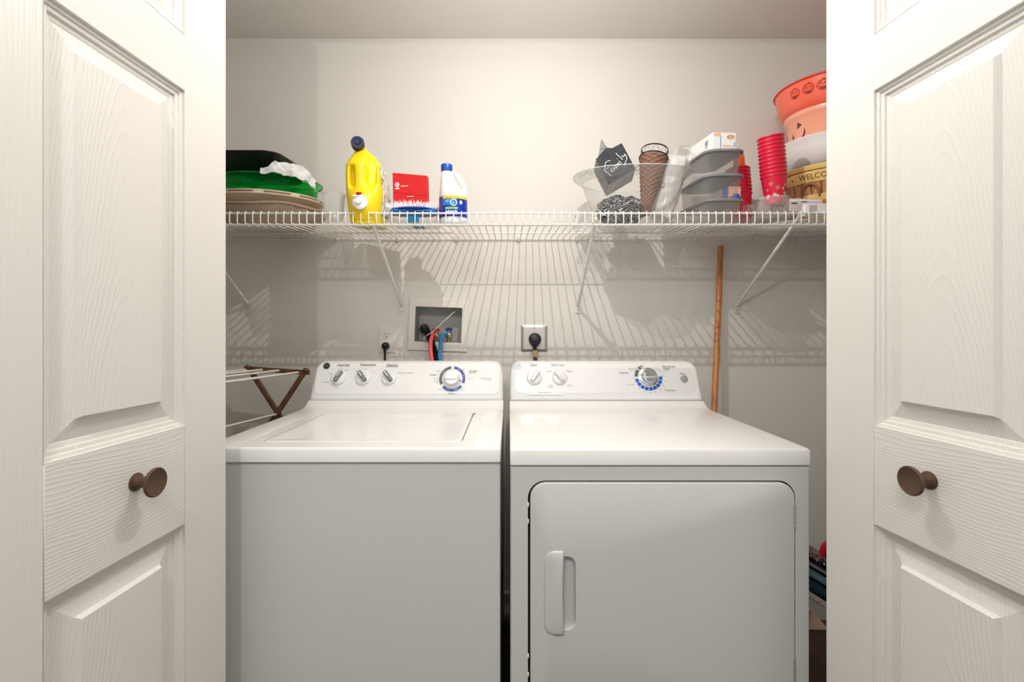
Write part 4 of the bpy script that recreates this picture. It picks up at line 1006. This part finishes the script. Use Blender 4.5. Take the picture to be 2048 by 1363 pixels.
pts = [Vector((sp0.x-.012, 1.615, sp0.z-.006))]+pts[::1]; tube(bm, pts, .0009, 5); obj('scroll', bm, M['wirebr'], t, world=True)
bm = B(); s1 = P(1272, 338, 1.60); pts = [Vector((s1.x+.005+.012*(1-.025*k)*math.cos(.3+k*.3), 1.595, s1.z+.010*(1-.025*k)*math.sin(.3+k*.3))) for k in range(22)]; tube(bm, pts, .0008, 5); obj('scroll', bm, M['wirebr'], t, world=True)
# sleeve of clear cups
a, b_ = P(1322, 436, 1.62), P(1353, 328, 1.64)
t = thing('clear_cup_sleeve', 'sleeve of clear plastic cups leaning at the right side of the clear bowl', 'cups', a)
ax = (b_-a); L2_ = ax.length; ax.normalize(); e1 = (Vector((1,0,0))-ax*ax.x).normalized(); e2 = ax.cross(e1)
bm = B()
grid(bm, lambda u, v: a+ax*(L2_*v)+(e1*math.cos(2*PI*u)+e2*math.sin(2*PI*u))*((.030+.012*v)+(.0012 if int(v*90)%4 == 0 else 0)*(v > .35)+.0025*noise.noise(Vector((u*9,v*5,2)))), 40, 91, True)
obj('cups', bm, M['cupw'], t, world=True, ang=180)
bm = B(); grid(bm, lambda u, v: a+ax*(L2_*(v*1.06-.02))+(e1*math.cos(2*PI*u)+e2*math.sin(2*PI*u))*((.034+.012*v)+.007*noise.noise(Vector((math.cos(2*PI*u)*2.2,math.sin(2*PI*u)*2.2,v*7)))), 48, 40, True)
obj('wrapper', bm, M['film'], t, world=True, ang=15)
def film(name, pts, wid, label, seed=0, yd=.05):
    path_ = smooth_path([P(*q) for q in pts], 6); bm = B()
    def ff(u, v):
        i = u*(len(path_)-1); k = int(min(i, len(path_)-2)); p = path_[k].lerp(path_[k+1], i-k)
        d_ = (path_[k+1]-path_[k]).normalized(); s = Vector((-d_.z, 0, d_.x))
        q = p + s*wid*(v-.5)*(.6+.4*math.sin(PI*u)) + Vector((0, yd*math.sin(3*v), 0))
        return q + noise.noise_vector(q*30+Vector((seed,0,0)))*.014 + noise.noise_vector(q*80)*.004
    grid(bm, ff, 46, 22); tag(obj(name, bm, M['film'], None, ang=12), label, 'wrap')
film('plastic_wrap', [(1350, 318, 1.66), (1370, 306, 1.66), (1392, 292, 1.64)], .06, 'crinkled clear wrap between the clear bowl and the white carton', 2)
film('plastic_wrap', [(1162, 462, 1.76), (1175, 432, 1.76), (1192, 410, 1.78)], .09, 'crinkled clear wrap behind the left foot of the clear bowl', 5)
film('plastic_wrap', [(1158, 352, 1.66), (1172, 346, 1.62), (1186, 348, 1.60)], .035, 'small frosted clear wrap hanging on the left rim of the clear bowl', 8, .02)

# --- three lidded containers
def container(lift, label, contents=None):
    t = on_shelf('lidded_container', label, 'container', .7085, 1.679, lift, math.radians(0), 'lidded containers stacked on the shelf')
    n = 6; bm = B(); hw_, hd = .066, .140
    loops(bm, [RR(hw_-.016,hd-.016,.002,.03), RR(hw_-.014,hd-.014,.0,.032), RR(hw_-.013,hd-.013,.003,.034), RR(hw_-.004,hd-.004,.072,.040), RR(hw_-.002,hd-.002,.075,.042)], True, False)
    obj('tub', bm, M['tub'], t, ang=40)
    bm = B(); loops(bm, [RR(hw_-.0015,hd-.0015,.072,.042), RR(hw_+.0025,hd+.0025,.0725,.044), RR(hw_+.003,hd+.003,.0765,.044), RR(hw_+.001,hd+.001,.0785,.043), RR(hw_-.007,hd-.007,.0788,.038), RR(hw_-.009,hd-.009,.0765,.036)], True, True)
    obj('lid', bm, M['greyl'], t, ang=30)
    bm = B(); l_ = RR(hw_+.0028,hd+.0028,.0715,.044); tube(bm, [Vector(p) for p in l_]+[Vector(l_[0])], .0010, 5, caps=False); obj('lid_edge', bm, M['clear'], t)
    return t
container(0, 'lidded container with a grey lid at the bottom of the stack of three')
c2_ = container(.0805, 'middle lidded container of the stack with a peach packet inside')
container(.161, 'topmost lidded container of the stack under the white carton')
t = thing('packet', 'peach and blue packet inside the middle lidded container', 'packet', P(1466, 383, 1.575), (TILT, 0, math.radians(-6)))
obj('wrapper', box(B(), -.022, .022, -.012, .02, -.022, .016, .004), M['peachi'], t)
bm = B(); box(bm, -.0275, -.0205, -.0135, .02, -.022, .018, .002); lathe(bm, [(.014,-.0225),(.0135,-.010),(.001,-.006)], 20, c=(.006,-.006,0), sy=.7); obj('blue_print', bm, M['ringb2'], t)
text_on('SNACK BAGS', t, P(1470, 379, 1.5615), (1,0,0), (0,0,1), .026, M['pwhite'])
# cutlery carton
t = on_shelf('cutlery_carton', 'white cutlery carton on top of the three lidded containers', 'carton', .707, 1.665, .2405, math.radians(4))
bm = B(); box(bm, -.040, .040, -.095, .080, .0, .062, .0008)
obj('carton', bm, M['box'], t)
mwt = mwof(t); ex, ez = mwt.to_3x3() @ Vector((1,0,0)), mwt.to_3x3() @ Vector((0,0,1))
text_on('Cutlery', t, mwt @ Vector((.012,-.0955,.018)), ex, ez, .040, M['peachi'], 0, .02, rot=PI)
obj('seam', box(B(), -.0125, -.0110, -.0958, -.0950, .002, .050), M['bluetag'], t, smooth=False)
obj('seam', box(B(), .0345, .0362, -.0958, -.0950, .016, .032), M['bluetag'], t, smooth=False)
bm = B(); box(bm, -.036, -.012, -.0957, -.0950, .050, .061); obj('print', bm, M['peachi'], t, smooth=False)
bm = lathe(B(), [(.0135,0),(.0001,.0001)], 12, sy=.6); bm.transform(Matrix.Translation((.022,-.0955,.048)) @ Matrix.Rotation(PI/2, 4, 'X')); obj('picture', bm, quilt('food_print', (.85,.50,.22), (.08,.06,.05), 160, 'noise', .55, c2=(.9,.85,.8)), t, smooth=False)
bm = B(); box(bm, -.0407, -.0400, -.065, -.045, .030, .046); box(bm, -.0407, -.0400, -.062, -.048, .022, .026); obj('side_print', bm, M['inkg'], t, smooth=False)
text_on('24 PCS', t, mwt @ Vector((-.026,-.0955,.004)), ex, ez, .016, M['ink'])

# --- cup stacks
def snowflake(r):
    bm = B()
    for k in range(6):
        a = PI*k/3; d_ = Vector((math.cos(a), math.sin(a), 0)); s = Vector((-d_.y, d_.x, 0))*r*.14
        bm.faces.new([bm.verts.new(q) for q in (s*.2, d_*r*.6+s*1.2, d_*r, d_*r*.6-s*1.2, -s*.2)])
    return bm
def cup_thing(x, Y, lift, label, ry, rx, n_off, m_, grp, flakes, seed, k_, pitch=.0128):
    pass
def cup_stack(base, top, n, spacing, label, group, first_mat=None, h=.094, r0=.0315, r1=.0425, flakes=12, seed=1):
    ax = (Vector(top)-Vector(base)).normalized(); q = Vector((0,0,1)).rotation_difference(ax)
    proto = None; random.seed(seed)
    for k in range(n):
        loc = Vector(base)+ax*(spacing*k)
        pos = 'bottom' if k == 0 else ('top' if k == n-1 else None)
        ordn = ['lowest','second','third','fourth','fifth','sixth','seventh','eighth','ninth','tenth','eleventh'][k]
        lab = f'red plastic cup, {ordn} from the bottom, {label}' if k < n-1 else f'topmost red plastic cup {label}'
        if k == 0:
            t = bpy.data.objects.new('plastic_cup', None); COL.objects.link(t); t.empty_display_size = .03
            t.rotation_euler = q.to_euler(); t.location = loc; MW[t.name] = Matrix.Translation(loc) @ q.to_matrix().to_4x4()
            bm = lathe(B(), [(.001,.0015),(r0-.004,.0015),(r0-.0005,.0),(r0,.002),(r1-.0028,h-.006),(r1-.0005,h-.0045),(r1,h-.002),(r1-.001,h),(r1-.003,h-.001),(r0-.0008,.004),(.001,.003)], 40)
            cb = obj('cup', bm, M['cup'], t, ang=50)
            for j in range(flakes):
                bm = snowflake(random.uniform(.005, .0095)); z = random.uniform(.016, h-.014); a = -PI/2+random.uniform(-1.4, 1.4)
                rr = r0+(r1-.0028-r0)*z/h+.0006; wrap(bm, rr, z, ang0=a, taper=(r1-r0)/h)
                obj('snowflake', bm, M[random.choice(['snow','snow','gold','peachi'])], t, smooth=False, recalc=False)
            proto = t
        else:
            t = proto.copy(); COL.objects.link(t); t.location = loc
            for ch in proto.children:
                if ch.name.startswith('snow'): continue
                c = ch.copy(); COL.objects.link(c); c.parent = t
        tag(t, lab, 'cup', group)
    return q
base = P(1551.5, 407, 1.62); top = P(1541, 276, 1.60)
q = cup_stack(base, top, 11, .0128, 'of the tall stack in the glass bowl', 'red cups in the tall stack', seed=4, flakes=16)
bm = text_mesh('Joyful', .036, .2, .0); 
base2 = P(1483, 440, 1.69); top2 = P(1475, 345, 1.70)
q2 = cup_stack(base2, top2, 8, .0128, 'in the stack half hidden behind the containers', 'red cups behind the containers', seed=9, flakes=10)
t = thing('plastic_cup', 'orange plastic cup on top of the half-hidden red cups', 'cup', Vector(base2)+(Vector(top2)-Vector(base2)).normalized()*(.0128*7+.020), group=None)
obj('cup', lathe(B(), [(.0165,.125),(.0175,.122),(.026,.02),(.0265,.0),(.024,.0)], 32, cap0=True), M['cup2'], t)
def glass_bowl(px, Y, lift, s, label, word):
    t = on_shelf('glass_tumbler', label, 'glass', P(px, 0, Y).x, Y, lift)
    obj('glass', lathe(B(), [(.001,.004),(.034*s,.004),(.044*s,.001),(.0475*s,.010),(.049*s,.035),(.046*s,.062),(.0445*s,.075),(.0435*s,.075),(.0445*s,.062),(.0475*s,.035),(.045*s,.013),(.001,.008)], 44), M['clear2'], t)
    bm = text_mesh(word, .040*s, .3, .0); wrap(bm, .0495*s, .040, ang0=-PI/2-.25); obj('lettering', bm, M['ink'], t, smooth=False, recalc=False)
glass_bowl(1545, 1.625, .0225, 1.12, 'clear glass bowl with black script holding the tall stack of red cups', 'Joyful')
glass_bowl(1497, 1.69, .004, 1.0, 'clear glass bowl with black script behind the lidded containers', 'Joyful')
t = on_shelf('china_pitcher', 'grey-white round jar standing between the two red cup stacks', 'jar', P(1516, 0, 1.80).x, 1.81, .0)
obj('body', lathe(B(), [(.035,0),(.045,.004),(.060,.03),(.062,.06),(.050,.095),(.044,.110),(.047,.120),(.045,.121),(.041,.110)], 40, cap0=True), M['grey_china'], t)
bm = B(); tube(bm, smooth_path([(-.044,0,.10),(-.075,-.01,.095),(-.082,-.015,.06),(-.060,-.01,.03)], 6), .005, 8); obj('handle', bm, M['grey_china'], t)

# --- right pile: oval platter, basket, white bowl, bucket, orange-red bowl
RX, RY = 1.187, 1.731
t = on_shelf('oval_platter', 'large flat white platter under the baskets at the right end', 'platter', 1.16, 1.735, .0)
bm = lathe(B(), [(.13,.0),(.16,.003),(.19,.012),(.197,.017),(.198,.020),(.194,.021),(.165,.012),(.001,.010)], 72, cap0=True, sx=1.28); obj('plate', bm, M['china'], t)
t = on_shelf('bushel_basket', 'yellow wooden bushel basket with painted lettering on its rim band', 'basket', RX, RY, .022, 0)
Hb, rb0, rb1 = .190, .125, .172
def br(z): return rb0+(rb1-rb0)*(z/Hb)**.8
bm = lathe(B(), [(br(z)-.004, z) for z in (0,.04,.08,.12,.16,Hb-.003)], 48, cap0=True); obj('inner_wall', bm, M['basketd'], t)
NSP = 30; sp0_ = None
for k in range(NSP):
    a = 2*PI*k/NSP; da = 2*PI/NSP*.46; bm = B()
    if sp0_ is None:
        grid(bm, lambda u, v: ((br(Hb*v)+.0005)*math.cos(-da+2*da*u), (br(Hb*v)+.0005)*math.sin(-da+2*da*u), Hb*v), 4, 8)
        sp0_ = solidify(obj('splint', bm, M['splint'], t), .0025)
    else:
        c = sp0_.copy(); COL.objects.link(c); c.parent = t; c.rotation_euler.z = a
def band(z0, z1, m_, name, off=.004, wob=0):
    bm = lathe(B(), [(br(z0)+off, z0),(br(z0)+off+.002, z0+.002),(br(z1)+off+.002, z1-.002),(br(z1)+off, z1),(br(z1), z1),(br(z0), z0)], 72); return obj(name, bm, m_, t, ang=40)
band(.133, .170, M['basket'], 'rim_band'); band(.173, .190, M['basket'], 'rim_band', .005); band(.070, .092, M['basket'], 'middle_band'); band(.0, .018, M['basket'], 'foot_band')
bm = text_mesh('WELCOME', .124, 0, .0)
wrap(bm, br(.15)+.0068, .1515, ang0=math.radians(-141.5), taper=.22); obj('lettering', bm, M['ink'], t, smooth=False, recalc=False)
bm = lathe(B(), [(.003,0),(.0025,.0012),(.0001,.0016)], 10); a = math.radians(-172); bm.transform(Matrix.Translation(((br(.15)+.006)*math.cos(a), (br(.15)+.006)*math.sin(a), .150)) @ Matrix.Rotation(a, 4, 'Z') @ Matrix.Rotation(PI/2, 4, 'Y')); obj('rivet', bm, M['wick2'], t)
bm = B(); 
def hd_(u, v):
    a = PI*u; rr = .030; ang_ = math.radians(-150)+rr*math.cos(a)/.165*1.0
    z = .085+.044*math.sin(a) ; r = br(z)+.0085+.002*v
    w_ = .006*(v-.5)
    return ((r)*math.cos(ang_+w_*math.cos(a)*6), (r)*math.sin(ang_+w_*math.cos(a)*6), z+w_*math.sin(a)*1.6)
grid(bm, hd_, 20, 3); solidify(obj('handle', bm, M['basketd'], t), .004)
t = on_shelf('white_bowl', 'white bowl stacked between the wooden basket and the peach bucket', 'bowl', RX, RY, .214)
obj('bowl', lathe(B(), [(.10,.0),(.115,.002),(.140,.020),(.163,.070),(.172,.098),(.175,.1015),(.1755,.104),(.1725,.105),(.169,.100),(.135,.022),(.001,.008)], 64, cap0=True), M['china'], t)
t = on_shelf('peach_bucket', 'peach-orange plastic bucket with cut-out face in the white bowl', 'bucket', RX, RY, .300)
bm = lathe(B(), [(.140,.0),(.144,.003),(.1505,.090),(.158,.100),(.161,.106),(.161,.118),(.158,.120),(.155,.110),(.146,.09),(.138,.006)], 64, cap0=True); obj('pail', bm, M['peach'], t)
def tri(ps, z, a, par, R_, m_=None, name='face_cutout'):
    bm = B(); bm.faces.new([bm.verts.new((x, y, 0)) for x, y in ps]); wrap(bm, R_+.0015, z, ang0=math.radians(a), taper=.07); return obj(name, bm, m_ or M['cut'], par, smooth=False, recalc=False)
tri([(-.010,-.010),(.012,.000),(-.008,.014)], .072, -168, t, .148); tri([(-.006,-.012),(.007,-.004),(-.004,.014)], .040, 180, t, .146); tri([(-.004,-.008),(.004,0),(-.003,.012)], .052, 160, t, .147)
tri([(-.014,-.012),(.004,-.008),(.012,.012),(.008,.030),(.004,.008),(-.004,-.002)], .030, -163, t, .1455)
bm = B(); tube(bm, smooth_path([(-.162,-.02,.10),(-.172,-.03,.07),(-.168,-.035,.02),(-.160,-.03,-.01)], 6), .0008, 5); obj('bail', bm, M['clear'], t)
t = on_shelf('orange_bowl', 'glossy orange-red bowl with printed faces on top of the right pile', 'bowl', RX, RY, .402)
PB = [(.10,.0),(.130,.002),(.160,.018),(.170,.030),(.178,.050),(.1895,.108)]
obj('bowl', lathe(B(), PB+[(.186,.108),(.175,.052),(.155,.022),(.001,.012)], 72, cap0=True), M['bowl'], t)
obj('rim', lathe(B(), [(.1885,.106),(.1945,.107),(.1955,.110),(.1935,.1125),(.186,.111),(.185,.107)], 72), M['bowlr'], t)
def jack(a):
    R_ = .1835; tp__ = .2; root_ = t
    def add(ps, m_, nm='face_print', lift=.0012):
        bm = B(); bm.faces.new([bm.verts.new((x, y, lift)) for x, y in ps]); wrap(bm, R_, .074, ang0=math.radians(a), taper=.195); return obj(nm, bm, m_, t, smooth=False, recalc=False)
    bm = B()
    for rx_, ry_, off in ((.0175,.0155,0),(.0145,.0150,0),(.0105,.0145,0),(.0190,.0160,.0)):
        pts = [Vector((rx_*math.cos(q_)+off, ry_*math.sin(q_), .0012)) for q_ in [2*PI*k/28 for k in range(29)]]
        tube(bm, pts, .00045, 4)
    wrap(bm, R_, .074, ang0=math.radians(a), taper=.195); obj('pumpkin_outline', bm, M['bowlr'], t, recalc=False)
    add([(-.0075,.003),(-.002,.003),(-.0045,.008)], M['cut']); add([(.002,.003),(.0075,.003),(.0045,.008)], M['cut']); add([(-.0015,-.002),(.0015,-.002),(0,.0015)], M['cut'])
    add([(-.011,-.003),(-.0075,-.0065),(-.006,-.004),(-.004,-.008),(-.001,-.0055),(.001,-.0085),(.004,-.0055),(.006,-.008),(.0075,-.0045),(.011,-.003),(.008,-.011),(0,-.0135),(-.008,-.011)], M['cut'])
    add([(-.002,.0155),(.002,.0155),(.005,.020),(.001,.0195)], M['cut'])
for a in (-163, -148, -134, -119): jack(a)
# blister pack
t = on_shelf('blister_pack', 'clear blister pack with a pale hanging card at the right end', 'packaging', P(1622, 0, 1.55).x, 1.560, .0225)
bm = B(); box(bm, -.058, .052, .018, .0195, .020, .062, .0004); bm.transform(Matrix.Rotation(.03, 4, 'Y')); cd = obj('card', bm, M['pinkcard'], t)
bm = B(); box(bm, -.055, .049, .0172, .0182, .054, .0585); obj('card_border', bm, M['box'], t, smooth=False)
bm = B(); box(bm, -.050, -.030, .0168, .0178, .0455, .0495); box(bm, -.018, .002, .0168, .0178, .0515, .0535); lathe(bm, [(.003,.0),(.001,.001)], 10, c=(-.008,.0172,.054)); obj('slot', bm, M['ink'], t, smooth=False)
bm = B(); n = 4; L3 = lambda w_, h_, y, r: [(x-.004, y, z+.020) for x, z in rrect(-w_, w_, -h_, h_, r, n)]
loops(bm, [L3(.050,.024,.018,.006), L3(.048,.022,.006,.008), L3(.044,.020,-.004,.010)], False, True); obj('blister', bm, M['clear'], t)
bm = B(); box(bm, -.024, .045, -.018, .004, .0, .040, .001); bo = obj('inner_box', bm, M['box'], t)
bm = B(); box(bm, -.012, .012, -.0188, -.0180, .004, .034); obj('window', bm, quilt('silver_print', (.55,.53,.52), (.20,.18,.18), 220, 'noise', .56, c2=(.85,.83,.82)), bo, smooth=False)
film('plastic_wrap', [(1598, 480, 1.86), (1614, 474, 1.86), (1632, 478, 1.86)], .030, 'small knot of clear wrap hanging at the right end of the shelf', 12, .01)
for o in bpy.data.objects:
    if o.type == 'EMPTY' and 'label' not in o.keys(): o['label'] = o.name.replace('_', ' ')
